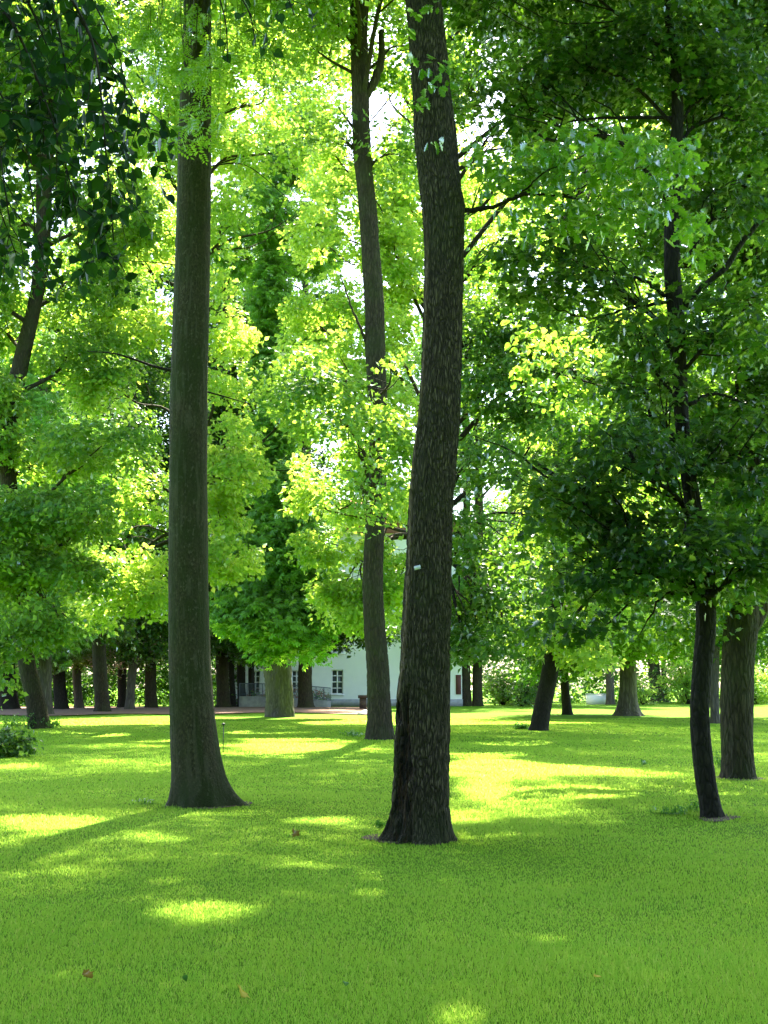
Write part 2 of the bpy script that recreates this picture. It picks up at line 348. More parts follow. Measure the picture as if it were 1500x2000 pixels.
def light_amt(p):
    t = p[:, 2] / SUND[2]; g = p - t[:, None] * SUND
    px, py = proj(g); amt = np.zeros(len(p)); ok = g[:, 1] > 3
    jx = (vn(g * .9, 5) - .5); jy = (vn(g * .9, 6) - .5)
    for cx, cy_, rx, ry, a in GAPS:
        d = ((px - cx) / rx + jx * .7) ** 2 + ((py - cy_) / ry + jy * .7) ** 2
        amt = np.maximum(amt, a * np.clip((1.9 - d) / 1.2, 0, 1) * ok)
    for c, r_ in SHAFTS:
        q = p - c; al_ = q @ SUND; dist = np.linalg.norm(q - al_[:, None] * SUND, axis=1); amt = np.maximum(amt, (al_ > r_ * .9) * np.clip((r_ * 1.15 - dist) / (r_ * .3), 0, 1))
    return amt
TOTAL = [0]
SHADE = {}            # leaf shadow tally on lawn cells
def tally(c, size, kfac=.5):
    t = c[:, 2] / SUND[2]; g = c - t[:, None] * SUND
    i = np.floor(g[:, 0] / .5).astype(int); j = np.floor(g[:, 1] / .5).astype(int)
    ok = (i > -60) & (i < 60) & (j > 4) & (j < 120)
    np.add.at(SH, (i[ok] + 60, j[ok]), (size[ok] ** 2) * kfac * .9 / .25)
SH = np.zeros((120, 120))
KF = {id(L_RHOMB): .36, id(L_MAPLE): .5, id(L_HEART): .6, id(L_OAK): .35, id(L_PALM): .35, id(L_PINN): .3, id(L_SLIM): .19}

def foliage(name, shape, mat, sprays, outw, r, size, parent, origin, seed, per=45, flat=.24, tilt=.5, cut=True, droop=.35, reg=None):
    """leaf mesh: every spray is a flattened drooping disc of leaves"""
    R = rng(seed); n = len(sprays); k = per
    rs = r * R.uniform(.6, 1.4, n)
    a = R.uniform(0, 2 * np.pi, (n, k)); q = np.sqrt(R.uniform(0, 1, (n, k))) * rs[:, None]
    off = np.stack([np.cos(a) * q, np.sin(a) * q, R.normal(0, 1, (n, k)) * rs[:, None] * flat - droop * q], -1)
    ti = R.normal(0, .25, (n, 1, 2)); off[..., 2] += (off[..., :2] * ti).sum(-1)
    c = (sprays[:, None] + off).reshape(-1, 3)
    ow = np.repeat(outw, k, 0); rad = off.copy(); rad[..., 2] = -.35 * q - .15; rad = rad.reshape(-1, 3)
    keep = R.uniform(0, 1, len(c)) < .93
    if cut: keep &= R.uniform(0, 1, len(c)) > light_amt(c)
    keep &= c[:, 2] > .05
    c, ow, rad = c[keep], ow[keep], rad[keep]; m = len(c)
    spn = np.repeat(R.normal(0, .42, (n, 3)), k, 0)[keep]
    nrm = np.array([0, 0, .9]) + ow * .4 + spn + R.normal(0, tilt * .75, (m, 3))
    along = unit(rad) + R.normal(0, .5, (m, 3)); sz = size * R.uniform(.65, 1.25, m)
    tally(c, sz, KF.get(id(shape), .4))
    V, T = place_leaves(shape, c, nrm, along, sz)
    TOTAL[0] += m
    if reg is not None: reg['fol'].append((V, T)); return None
    return mesh_obj(name, V, None, T, mat, parent, origin)

def sprays_in(blobs, seed, dens, nz=.8, thr=.42, shell=2.0):
    """blobs: (centre, radii, factor) -> spray centres clumped by noise"""
    R = rng(seed); cs, os_ = [], []
    for c, rad, f in blobs:
        c = np.asarray(c); rad = np.asarray(rad)
        vol = rad.prod() * 4.19; n = max(6, int(dens * f * vol ** .85))
        d = unit(R.normal(0, 1, (n * 3, 3))); q = R.uniform(0, 1, (n * 3, 1)) ** (1 / (3 + shell))
        p = c + d * q * rad * (1 + .25 * (vn(d * 2.2 + c, seed) - .5)[:, None])
        k = (.62 * vn(p * nz * (1, 1, 1.5), seed + 7) + .38 * vn(p * nz * (2.3, 2.3, 3.4), seed + 8)) > thr + .02; p, d = p[k][:n], d[k][:n]
        cs.append(p); os_.append(unit(d * rad))
    return np.vstack(cs), np.vstack(os_)

def ring_trunk(pts, rad, seg, step, flare=0.0, flare_h=.6, lobes=5, ridge=.0, seed=0, phase=0, roots=None, smooth_amp=.04, tz=.9, knots=()):
    pts = np.asarray(pts, float); rad = np.asarray(rad, float)
    L = np.linalg.norm(np.diff(pts, axis=0), axis=1).sum(); n = max(8, int(L / step))
    full = spline(np.c_[pts, rad * 4], n); path = full[:, :3]; r = full[:, 3] / 4
    z = path[:, 2] - path[0, 2]
    a = np.linspace(0, 2 * np.pi, seg, endpoint=False); A, Z = np.meshgrid(a, z)
    rr = np.repeat(r[:, None], seg, 1)
    cx, sy = np.cos(A), np.sin(A)
    low = vn(np.stack([cx * 1.2, sy * 1.2, Z * tz], -1) + seed, seed)
    rr *= 1 + smooth_amp * 2 * (low - .5)
    if flare:
        e = np.exp(-Z / flare_h * 1.6); e2 = np.exp(-Z / flare_h * 3.2)
        lob = .5 + .5 * np.cos(lobes * A + phase + 1.5 * np.sin(A * 2 + seed))
        rr *= 1 + flare * (.35 * e + e2 * (.15 + .9 * lob))
        if roots:
            for ra, rw, am in roots:
                dd = (A - ra + np.pi) % (2 * np.pi) - np.pi; rr *= 1 + am * np.exp(-(dd / rw) ** 2) * np.exp(-Z / flare_h * 2.0)
    if ridge:
        s = 1 / (2 * np.pi)
        warp = vn(np.stack([cx * 3, sy * 3, Z * 2.5], -1), seed + 1) * 1.6
        f1 = np.abs(vn(np.stack([cx * 7 + warp, sy * 7 + warp, Z * 3.6], -1), seed + 2) - .5) * 2
        f2 = np.abs(vn(np.stack([cx * 15 + warp, sy * 15 + warp, Z * 9], -1), seed + 3) - .5) * 2
        rr += ridge * (np.minimum(f1 * 2.2, 1) * .65 + np.minimum(f2 * 2, 1) * .45 - .7)
    for kz, ka, kw, kh, am in knots:
        dd = (A - ka + np.pi) % (2 * np.pi) - np.pi; rr *= 1 + am * np.exp(-(dd / kw) ** 2 - ((Z - kz) / kh) ** 2)
    V = np.stack([path[:, 0:1] + rr * cx, path[:, 1:2] + rr * sy, np.repeat(path[:, 2:3], seg, 1)], -1)
    i = np.arange(n - 1)[:, None] * seg; j = np.arange(seg)[None]; k = (j + 1) % seg
    Q = np.stack([i + j, i + k, i + seg + k, i + seg + j], -1).reshape(-1, 4)
    return V, Q, A, Z, path, r

def px_trunk(spec, D):
    """spec: (left px, right px, py) from the ground up -> centres and radii at distance D"""
    pts, rad = [], []
    for l, r, y in spec:
        p = P((l + r) / 2, y, D); pts.append(p); rad.append((r - l) / 2 * np.linalg.norm(p - (0, 0, H)) / math.hypot(F, math.hypot((l + r) / 2 - 750, y - 1000)))
    return np.array(pts), np.array(rad)
def blob(px, py, rx, ry, D, rd=None, f=1.0):
    s = D / F; c = P(px, py, D); rd = rd if rd is not None else max(rx, ry) * s * .8
    return (c, (rx * s, rd, ry * s), f)

def limbs_to(mb, trunk_pts, trunk_rad, targets, seed, r0=.3, sub=None, nsub=0, low=.25):
    """curved limbs from the trunk to each target, with side twigs to spray centres"""
    R = rng(seed); tz = trunk_pts[:, 2]
    for c in targets:
        hd = np.hypot(*(c[:2] - np.array([np.interp(c[2], tz, trunk_pts[:, 0]), np.interp(c[2], tz, trunk_pts[:, 1])])))
        zs = np.clip(c[2] - .55 * hd - .4, tz[0] + (tz[-1] - tz[0]) * low, tz[-1] - .05)
        s = np.array([np.interp(zs, tz, trunk_pts[:, k]) for k in range(3)]); rt = np.interp(zs, tz, trunk_rad)
        mid = (s + c) / 2 + R.normal(0, .10 * hd + .05, 3) + (0, 0, .10 * hd); m2 = (mid + c) / 2 + R.normal(0, .07 * hd + .03, 3)
        path = spline([s, mid, m2, c], 14); rl = np.linspace(min(rt * .75, r0 * rt * (1 + .25 * hd / 3), .11), .018, 14)
        mb.tube(path, rl, 7)
        if sub is not None and nsub:
            dist = np.linalg.norm(sub - c, axis=1); idx = np.argsort(dist)[:nsub * 4]; R.shuffle(idx)
            for q in idx[:nsub]:
                t = R.integers(4, 13); b = path[t]; e = sub[q]; md = (b + e) / 2 + R.normal(0, .12 * np.linalg.norm(e - b) + .02, 3) + (0, 0, .06)
                mb.tube(spline([b, md, e], 7), np.linspace(max(rl[t] * .5, .012), .006, 7), 5)

# ================================================================ SETTING
def gz(x, y): return 0.03 * np.sin(x * .45 + 1) * np.sin(y * .33) + .015 * np.sin(x * 1.3 + y * .9)
ys = np.concatenate([np.arange(-30, 0, 3.), np.arange(0, 60, .5), np.arange(60, 140, 4.), [160, 220, 400, 900]])
xs = np.concatenate([[-700, -200], np.arange(-80, -20, 5.), np.arange(-20, 20, .5), np.arange(20, 81, 5.), [200, 700]])
X, Y = np.meshgrid(xs, ys); Zg = gz(X, Y) * (np.abs(X) < 60) * (Y < 62)
nx, ny = len(xs), len(ys); i = np.arange(ny - 1)[:, None] * nx + np.arange(nx - 1)[None]
tag(mesh_obj('lawn', np.stack([X, Y, Zg], -1).reshape(-1, 3), np.stack([i, i + 1, i + nx + 1, i + nx], -1).reshape(-1, 4), None, M['lawn'], smooth=True), kind='structure')
# gravel path strewn with leaf litter
pm = []
for px in range(-260, 741, 20):
    t = (px + 260) / 1000; near = 1396 + 1.5 * math.sin(px * .02) + 2 * math.sin(px * .007 + 1)
    pm += [tuple(G(px, near) + (0, 0, .05)), tuple(G(px, 1381.5) * (1, 1, 0) + (0, 0, .05))]
n = len(pm) // 2
tag(mesh_obj('gravel_path', pm, [(2*i, 2*i+2, 2*i+3, 2*i+1) for i in range(n - 1)], None, M['litter']), kind='structure')
# paving beside the pillar
a, b, c_, d_ = G(698, 1397), G(724, 1396), G(730, 1388), G(712, 1388)
tag(mesh_obj('pavement', [tuple(q + (0, 0, z)) for z in (.0, .09) for q in (a, b, c_, d_)], [(4, 5, 6, 7), (0, 1, 5, 4), (1, 2, 6, 5), (2, 3, 7, 6), (3, 0, 4, 7)], None, M['pale_slab']), kind='structure')

# ================================================================ GRASS
FEET = [(*G(x, y)[:2], r) for x, y, r in ((408, 1566, .5), (818, 1628, .42), (1390, 1592, .22), (1443, 1512, .33), (743, 1440, .45))]
def grass():
    R = rng(3); n = 1000000
    y = np.exp(R.uniform(math.log(4.3), math.log(62), n)); x = R.uniform(-1, 1, n) * (y * .36 + .6)
    p = np.stack([x, y, gz(x, y) * (y < 62)], -1)
    den = vn(np.stack([x * 3, y * 3, x * 0], -1), 1); big = vn(np.stack([x * .7, y * .7, x * 0], -1), 2)
    k = R.uniform(0, 1, n) < .55 + .6 * den; p, den, big = p[k], den[k], big[k]; n = len(p); y = p[:, 1]
    tb = np.ones(n)
    for bx_, by_, br_ in FEET: dd = np.hypot(p[:, 0] - bx_, p[:, 1] - by_); tb = np.maximum(tb, 1 + 2.2 * np.exp(-((dd - br_) / .10) ** 2))
    hh = tb * R.uniform(.013, .034, n) * (.65 + .9 * big) * (1 + .6 * (R.uniform(0, 1, n) > .985)) * np.where(y > 20, 1.2, 1); wd = np.maximum(.0014, .00036 * y) * R.uniform(.7, 1.3, n)
    a = R.uniform(0, np.pi, n); u = np.stack([np.cos(a), np.sin(a) * .6, a * 0], -1)
    la = R.uniform(0, 2 * np.pi, n); lean = np.stack([np.cos(la), np.sin(la), la * 0], -1) * (hh * R.uniform(.1, .9, n))[:, None]
    up = np.array([0, 0, 1.]); b = p - up * .005
    V = np.stack([b - u * wd[:, None], b + u * wd[:, None], b + u * wd[:, None] * .7 + lean * .35 + up * (hh * .6)[:, None], b - u * wd[:, None] * .7 + lean * .35 + up * (hh * .6)[:, None], b + lean + up * hh[:, None]], 1).reshape(-1, 3)
    i = np.arange(n) * 5
    o = mesh_obj('grass', V, np.stack([i, i + 1, i + 2, i + 3], -1), np.stack([i + 3, i + 2, i + 4], -1), M['grass'])
    tag(o, 'short bright green mown grass covering the whole lawn', 'grass', kind='stuff')
grass()

# ================================================================ HERO TREES
def hero_trunk(spec, D, mat, seg, step, parent, base, seed, wearf=None, extra_top=None, **kw):
    pts, rad = px_trunk(spec, D); pts[0, 2] = -.06
    if extra_top: 
        for (dx, dy, z, r) in extra_top: pts = np.vstack([pts, [pts[-1, 0] + dx, pts[-1, 1] + dy, z]]); rad = np.r_[rad, r]
    V, Q, A, Z, path, r = ring_trunk(pts, rad, seg, step, seed=seed, **kw)
    cols = np.zeros(V.shape)
    if wearf is not None: wearf(V, A, Z, cols, r)
    return register(parent, base, path, r, V, Q, cols, mat, MB())

# --- centre tree: tall furrowed oak with the split scar, 13 m away
def centre_oak():
    D = G(818, 1637)[1]; base = P(820, 1637, D) * (1, 1, 0)
    t = thing('oak_tree', 'tall curving furrowed oak with a dark rotten scar and small white tag, centre', 'tree', base)
    spec = [(765, 877, 1640), (768, 876, 1560), (772, 877, 1450), (782, 878, 1300), (788, 881, 1180), (793, 882, 1100), (797, 885, 1000), (806, 892, 900), (818, 899, 800), (824, 902, 700), (827, 903, 600),
            (829, 905, 500), (826, 905, 430), (819, 899, 360), (812, 894, 300), (808, 888, 240), (806, 880, 190), (801, 872, 100), (792, 862, 0), (782, 852, -90)]
    def wear(V, A, Z, cols, r):
        phi = (A + np.pi / 2 + np.pi) % (2 * np.pi) - np.pi       # 0 faces the camera, negative left
        wob = (vn(np.stack([A * 6, Z * 5, A * 0], -1), 4) - .5) * .45
        e = np.exp(-((phi + .90 + wob - .05 * np.sin(Z * 4)) / .38) ** 4) * np.clip((1.60 - Z + wob) * 4, 0, 1)
        cols[..., 0] = np.clip(e * 1.2, 0, 1)
        V[..., 0] += e * .045; V[..., 1] += e * .05
        s = np.exp(-((phi + 1.12 + .10 * np.sin(Z * 1.7) + wob * .15) / .10) ** 2) * np.clip((Z - 1.3) * 3, 0, 1) * np.clip((7.2 - Z) * 1, 0, 1)
        cols[..., 1] = s * (1 - cols[..., 0]) * .8; V[..., 0] -= s * .012; V[..., 1] -= s * .02
        cols[..., 2] = np.clip((.55 - Z) * 1.2, 0, .5) * vn(np.stack([A * 3, Z * 4, A * 0], -1), 9)
    g = hero_trunk(spec, D, M['bark_furrow'], 260, .02, t, base, 11, wear, [(-.1, 0, 11.5, .2), (.2, .1, 14, .15), (.1, 0, 17, .08)],
                            flare=.34, flare_h=.42, lobes=6, phase=1, ridge=.022, smooth_amp=.03, roots=[(math.radians(190), .35, .16), (math.radians(-20), .3, .12)],
                            knots=[(7.25, math.radians(-60), .5, .10, .06), (7.1, math.radians(0), .5, .12, .10), (1.45, math.radians(200), .3, .25, .08)])
    # tag with its two little lines of print
    q = P(814, 1113, D); rr = .27; ang = -.55; q = np.array([q[0], D - .262, q[2]])
    mb = MB(); wv = np.array([math.cos(.35) * .036, -.012, .008]); hv = np.array([-.004, 0, .021]); nv = np.array([-.15, -.98, 0]) * .003
    mb.add([q + sx * wv + sz * hv + k * nv for k in (0, 1) for sx, sz in ((-1, -1), (1, -1), (1, 1), (-1, 1))], [(4, 5, 6, 7), (3, 2, 1, 0), (0, 1, 5, 4), (1, 2, 6, 5), (2, 3, 7, 6), (3, 0, 4, 7)])
    tg = mb.build('tag', M['tag'], t, base)
    # bare branch to the right with its lobed leaves
    def br(paths, r0):
        m = MB()
        for pp, ra, rb in paths:
            pts = spline([P(x, y, D + dd) for x, y, dd in pp], 26); R = rng(int(pp[0][0])); pts[3:] += R.normal(0, .008, (23, 3))
            m.tube(pts, np.linspace(ra, rb, 26), 8)
        return m
    m = br([([(896, 412, .05), (940, 408, 0), (985, 397, -.1), (1015, 383, -.2), (1055, 380, -.2), (1120, 384, -.1)], .032, .008),
            ([(985, 397, -.1), (1030, 372, .1), (1060, 362, .3), (1110, 368, .5)], .016, .006), ([(1010, 385, -.2), (1060, 340, -.5), (1150, 300, -.6)], .012, .004),
            ([(1100, 384, 0), (1180, 400, .2), (1270, 420, .2), (1330, 440, .3)], .010, .004), ([(1100, 384, 0), (1200, 340, 0), (1300, 320, -.2)], .010, .004)], .03)
    b = m.build('branch', M['bark_dark'], t, base, True)
    R = rng(5); sp = []
    for (x, y, rx, ry, dd, k) in [(1150, 280, 90, 35, -.5, 24), (1260, 300, 80, 45, -.2, 26), (1330, 330, 35, 40, -.2, 12), (1060, 310, 90, 40, -.3, 22), (960, 320, 60, 35, 0, 11), (1120, 350, 130, 40, 0, 26), (1240, 390, 100, 45, .1, 26), (1060, 420, 90, 30, .2, 12), (1340, 440, 40, 45, .1, 10), (1160, 430, 100, 30, .2, 13), (1370, 480, 25, 30, .2, 5), (1010, 360, 60, 35, .2, 9)]:
        for _ in range(k): sp.append(P(x + R.normal(0, rx * .6), y + R.normal(0, ry * .6), D + dd + R.normal(0, .3)))
    sp = np.array(sp); foliage('foliage', L_OAK, M['oak'], sp, unit(R.normal(0, 1, sp.shape)), .13, .125, b, base, 21, per=10, tilt=.75, cut=False)
    # leafy shoots in front of the upper stem
    for sh in ([(842, 60), (835, 120), (845, 170)], [(835, 190), (825, 230), (820, 290)]): pass
    sp = np.array([P(x, y, D - .42 + R.normal(0, .05)) for x, y in ((845, 8), (812, 20), (800, 60), (855, 118), (832, 128), (862, 150), (845, 160), (818, 200), (835, 188), (850, 275), (872, 128), (800, 110))])
    foliage('foliage', L_OAK, M['oak'], sp, unit(R.normal(0, 1, sp.shape)), .09, .115, b, base, 22, per=6, tilt=.75, cut=False)
    # crown above the frame
    bl = [((x, y, z), (a, b_, c), f) for x, y, z, a, b_, c, f in ((.3, 13.5, 14.5, 3.2, 3.0, 2.6, 1), (2.6, 12.5, 13.2, 2.2, 2.2, 1.7, 1), (-1.9, 12.5, 12.4, 2.0, 2.2, 1.6, 1), (.5, 11, 12.0, 2.4, 2.0, 1.5, 1), (.5, 15, 17.5, 2.6, 2.4, 2, 1), (3.3, 15, 16.0, 2.2, 2.2, 2.0, .9))]
    s, ow = sprays_in(bl, 31, 4.0); limbs_to(g['mb'], g['path'], g['r'], [np.array(q[0]) for q in bl], 3, .45, s, 5)
    g['mat'] = M['oak']; foliage('crown', L_RHOMB, M['oak'], s, ow, .55, .17, t, base, 32, per=40, reg=g)
    # soil scrape round the foot
    return t, base
oak, oak_base = centre_oak()

# --- left tree: straight smooth mossy trunk
def left_tree():
    D = G(405, 1572)[1]; base = P(400, 1572, D) * (1, 1, 0)
    t = thing('lime_tree', 'straight smooth mossy trunk with flared roots, the tall tree on the left of the lawn', 'tree', base)
    spec = [(340, 450, 1575), (338, 440, 1530), (335, 430, 1470), (333, 420, 1400), (331, 412, 1300), (330, 408, 1180), (330, 407, 1060), (331, 405, 900), (333, 405, 780), (336, 407, 660), (341, 410, 520), (345, 411, 400), (348, 412, 300), (352, 412, 200), (356, 412, 100), (359, 411, 0), (360, 409, -100)]
    def wear(V, A, Z, cols, r):
        n_ = vn(np.stack([np.cos(A) * 3, np.sin(A) * 3, Z * 1.2], -1), 14); cols[..., 2] = np.clip((n_ - .45) * 2.2, 0, .75) * np.clip(1.1 - Z * .08, .2, 1) + np.clip((.5 - Z), 0, .4)
        pat = vn(np.stack([np.cos(A) * 9, np.sin(A) * 9, Z * 3.0], -1), 15); phi = (A + np.pi / 2 + np.pi) % (2 * np.pi) - np.pi
        cols[..., 1] = np.clip((pat - .66) * 3, 0, .25)
    g = hero_trunk(spec, D, M['bark_smooth'], 200, .03, t, base, 17, wear, [(0, 0, 12, .2), (.2, .2, 16, .13), (0, 0, 19, .07)],
                            flare=.28, flare_h=.55, lobes=5, phase=2.2, ridge=.007, smooth_amp=.035, roots=[(math.radians(-12), .24, .58), (math.radians(205), .3, .05), (math.radians(-60), .2, .12)],
                            knots=[(1.9, math.radians(-80), .3, .12, .03), (4.6, math.radians(-110), .3, .2, .03), (7, math.radians(-50), .3, .2, .03)])
    m = MB()
    for pp, ra, rb in (([(338, 724, 0), (305, 717, 0), (265, 703, -.1), (230, 692, -.2), (170, 686, -.3)], .026, .006), ([(400, 764, .1), (440, 775, .2), (490, 790, .3)], .014, .005), 
                       ([(405, 325, .1), (470, 320, .3), (560, 385, .6)], .012, .004), ([(360, 520, 0), (300, 512, 0), (250, 510, 0)], .012, .004)):
        pts = spline([P(x, y, D + dd) for x, y, dd in pp], 24); m = MB(); m.tube(pts, np.linspace(ra, rb, 24), 7); b = m.build('branch', M['bark_dark'], t, base, True)
    R = rng(8)
    # feathery low sprays in front of the upper trunk
    m = MB(); sp = []
    for k in range(46):
        x = R.uniform(200, 560) if k < 26 else R.uniform(290, 440); y = R.uniform(-20, 190) if k < 26 else R.uniform(0, 290); d = D - R.uniform(.6, 2.6)
        sp.append(P(x, y, d)); tx = 150 + 420 * round((x - 150) / 420 * 12) / 12; m.tube(spline([P(tx, -110, D - 1.5), P(x + R.normal(0, 8), y - 60, d), P(x, y + 12, d)], 9), np.linspace(.006, .002, 9), 4)
    m.tube(spline([P(385, -190, D), P(330, -140, D - .8), P(150, -110, D - 1.5)], 14), np.linspace(.06, .012, 14), 7); m.tube(spline([P(330, -140, D - .8), P(420, -112, D - 1.5), P(600, -110, D - 1.5)], 14), np.linspace(.04, .012, 14), 7); m.tube([P(150, -110, D - 1.5), P(360, -110, D - 1.5), P(600, -110, D - 1.5)], .012, 6)
    sp = np.array(sp)
    tw = m.build('branch', M['bark_dark'], t, base, True)
    foliage('foliage', L_PINN, M['ash'], sp, unit(R.normal(0, 1, sp.shape)), .24, .20, tw, base, 41, per=16, tilt=.7, cut=False, droop=.6)
    bl = [((x, y, z), (a, b_, c), f) for x, y, z, a, b_, c, f in ((-2.5, 16.5, 15.0, 3.2, 3.0, 2.8, 1), (-5, 16, 14.0, 2.4, 2.6, 2.2, 1), (-.2, 17, 15.5, 2.2, 2.4, 2.2, 1), (-2.5, 14, 12.2, 2.8, 2.0, 1.5, 1), (-2.5, 17, 19, 2.6, 2.6, 2.2, 1), (-5.5, 18.5, 17.5, 2.2, 2.2, 2.2, 1))]
    s, ow = sprays_in(bl, 43, 4.0); limbs_to(g['mb'], g['path'], g['r'], [np.array(q[0]) for q in bl], 5, .45, s, 5)
    g['mat'] = M['ash']; foliage('crown', L_RHOMB, M['ash'], s, ow, .55, .17, t, base, 44, per=40, reg=g)
    return t, base
left_tree()

# --- generic builder for trees whose trunk outline is given
DM = 3.1
def tree(name, label, spec, base_px, blobs, shape, mat, bark, seed, D=None, dens=2.2, r=.6, size=.14, per=45, top=None, seg=40, step=.12, nsub=5, thr=.42, nz=.8, group=None, ridge=.012, flare=.25, flare_h=.6, extra=(), cut=True, lobes=5, limb=.4, roots=None, low=.25, tilt=.55, wearf=None, crown=True):
    D = D or G(*base_px)[1]; base = P(base_px[0], base_px[1], D) * (1, 1, 0)
    t = thing(name, label, 'tree', base, group)
    bl = [blob(*q) if len(q) >= 5 and not isinstance(q[0], tuple) else q for q in blobs]
    topz = max((q[0][2] for q in bl), default=6)
    g = hero_trunk(spec, D, bark, seg, step, t, base, seed, wearf, top, flare=flare, flare_h=flare_h, lobes=lobes, ridge=ridge, smooth_amp=.05, phase=seed, roots=roots)
    mb = g['mb']; g['mat'] = mat
    for pp, ra, rb in extra:
        pts = spline([P(x, y, D + dd) for x, y, dd in pp], 20); R = rng(int(pp[0][0])); pts[2:] += R.normal(0, .01, (18, 3)); mb.tube(pts, np.linspace(ra, rb, 20), 8)
    s, ow = sprays_in(bl, seed + 100, dens * DM, nz, thr)
    limbs_to(mb, g['path'], g['r'], [np.array(q[0]) for q in bl], seed + 1, limb, s, nsub, low)
    foliage('crown', shape, mat, s, ow, r, size, t, base, seed + 200, per=per, cut=cut, tilt=tilt, reg=g)
    return t, base

# --- slender dark maple on the right (understorey, low dark layers)
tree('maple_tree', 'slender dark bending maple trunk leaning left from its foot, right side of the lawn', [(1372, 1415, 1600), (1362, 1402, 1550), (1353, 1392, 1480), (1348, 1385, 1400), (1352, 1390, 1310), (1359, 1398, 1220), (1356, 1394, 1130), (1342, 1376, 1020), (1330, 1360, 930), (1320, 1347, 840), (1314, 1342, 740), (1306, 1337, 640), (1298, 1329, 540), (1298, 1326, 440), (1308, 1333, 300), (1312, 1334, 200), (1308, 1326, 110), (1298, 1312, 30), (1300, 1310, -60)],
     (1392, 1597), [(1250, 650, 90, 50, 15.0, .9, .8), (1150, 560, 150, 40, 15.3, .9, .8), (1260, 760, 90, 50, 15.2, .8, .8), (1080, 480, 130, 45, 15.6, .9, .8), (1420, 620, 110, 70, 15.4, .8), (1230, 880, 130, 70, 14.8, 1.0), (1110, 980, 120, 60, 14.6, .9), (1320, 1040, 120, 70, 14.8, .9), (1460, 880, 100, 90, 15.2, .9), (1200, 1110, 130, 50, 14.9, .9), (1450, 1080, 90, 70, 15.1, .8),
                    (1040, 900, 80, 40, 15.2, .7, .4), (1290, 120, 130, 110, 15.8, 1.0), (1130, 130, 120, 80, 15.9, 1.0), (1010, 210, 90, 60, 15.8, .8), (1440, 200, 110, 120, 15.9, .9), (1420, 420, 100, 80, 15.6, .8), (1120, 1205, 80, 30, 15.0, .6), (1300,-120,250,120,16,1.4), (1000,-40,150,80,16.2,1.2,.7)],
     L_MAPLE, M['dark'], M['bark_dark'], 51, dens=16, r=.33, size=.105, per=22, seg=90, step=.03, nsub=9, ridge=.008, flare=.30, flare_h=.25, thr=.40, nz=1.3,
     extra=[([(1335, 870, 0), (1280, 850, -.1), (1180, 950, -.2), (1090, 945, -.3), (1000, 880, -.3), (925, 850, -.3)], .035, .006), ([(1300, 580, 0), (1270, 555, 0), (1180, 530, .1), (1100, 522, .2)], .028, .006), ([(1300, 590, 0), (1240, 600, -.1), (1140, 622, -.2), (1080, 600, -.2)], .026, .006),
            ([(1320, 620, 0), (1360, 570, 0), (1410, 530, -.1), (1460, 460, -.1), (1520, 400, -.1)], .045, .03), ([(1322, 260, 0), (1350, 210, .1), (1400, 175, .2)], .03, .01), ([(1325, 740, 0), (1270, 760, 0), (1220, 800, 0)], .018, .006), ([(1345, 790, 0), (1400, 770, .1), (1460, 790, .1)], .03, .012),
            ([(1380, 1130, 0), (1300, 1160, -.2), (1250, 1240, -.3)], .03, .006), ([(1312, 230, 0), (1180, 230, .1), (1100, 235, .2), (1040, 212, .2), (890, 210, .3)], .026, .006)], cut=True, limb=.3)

# --- thick forked tree at right edge
tree('linden_tree', 'thick brown forked trunk just behind the slender dark one near the right edge', [(1412, 1474, 1525), (1410, 1470, 1450), (1408, 1470, 1380), (1410, 1474, 1290), (1415, 1482, 1210), (1425, 1482, 1130), (1433, 1488, 1040), (1436, 1488, 940), (1436, 1486, 800), (1438, 1486, 650), (1440, 1482, 450), (1438, 1478, 250), (1440, 1470, 60), (1442, 1468, -80)],
     (1443, 1521), [(1440, 720, 130, 90, 21, 1.6), (1320, 820, 120, 70, 21.5, 1.4), (1480, 1000, 110, 80, 21, 1.4), (1380, 1120, 110, 60, 21.5, 1.3), (1500, 480, 120, 110, 21, 1.5), (1380, 330, 120, 90, 21.5, 1.5), (1250, 450, 110, 70, 21.8, 1.3), (1460, 60, 150, 120, 21.5, 1.6), (1250, 40, 140, 110, 22, 1.6), (1560, 800, 100, 150, 21, 1.5), (1560, 250, 100, 150, 21, 1.5), (1300, 1190, 90, 45, 22, 1, .8), ((4.5, 22, 15.5), (3.5, 3, 2.5), .8), ((7.5, 21, 13), (2.5, 3, 2.5), .8)],
     L_MAPLE, M['maple'], M['bark_brown'], 61, dens=9, r=.42, size=.12, per=28, seg=110, step=.04, nsub=6, ridge=.016, flare=.30, flare_h=.35, nz=1.0,
     extra=[([(1455, 1230, 0), (1485, 1180, .1), (1505, 1110, .2), (1530, 1000, .4)], .22, .10), ([(1465, 940, 0), (1540, 880, .1)], .06, .03), ([(1455, 420, 0), (1500, 380, 0), (1540, 350, 0)], .07, .04)], top=[(0, .2, 14, .12), (0, .2, 17, .07)])

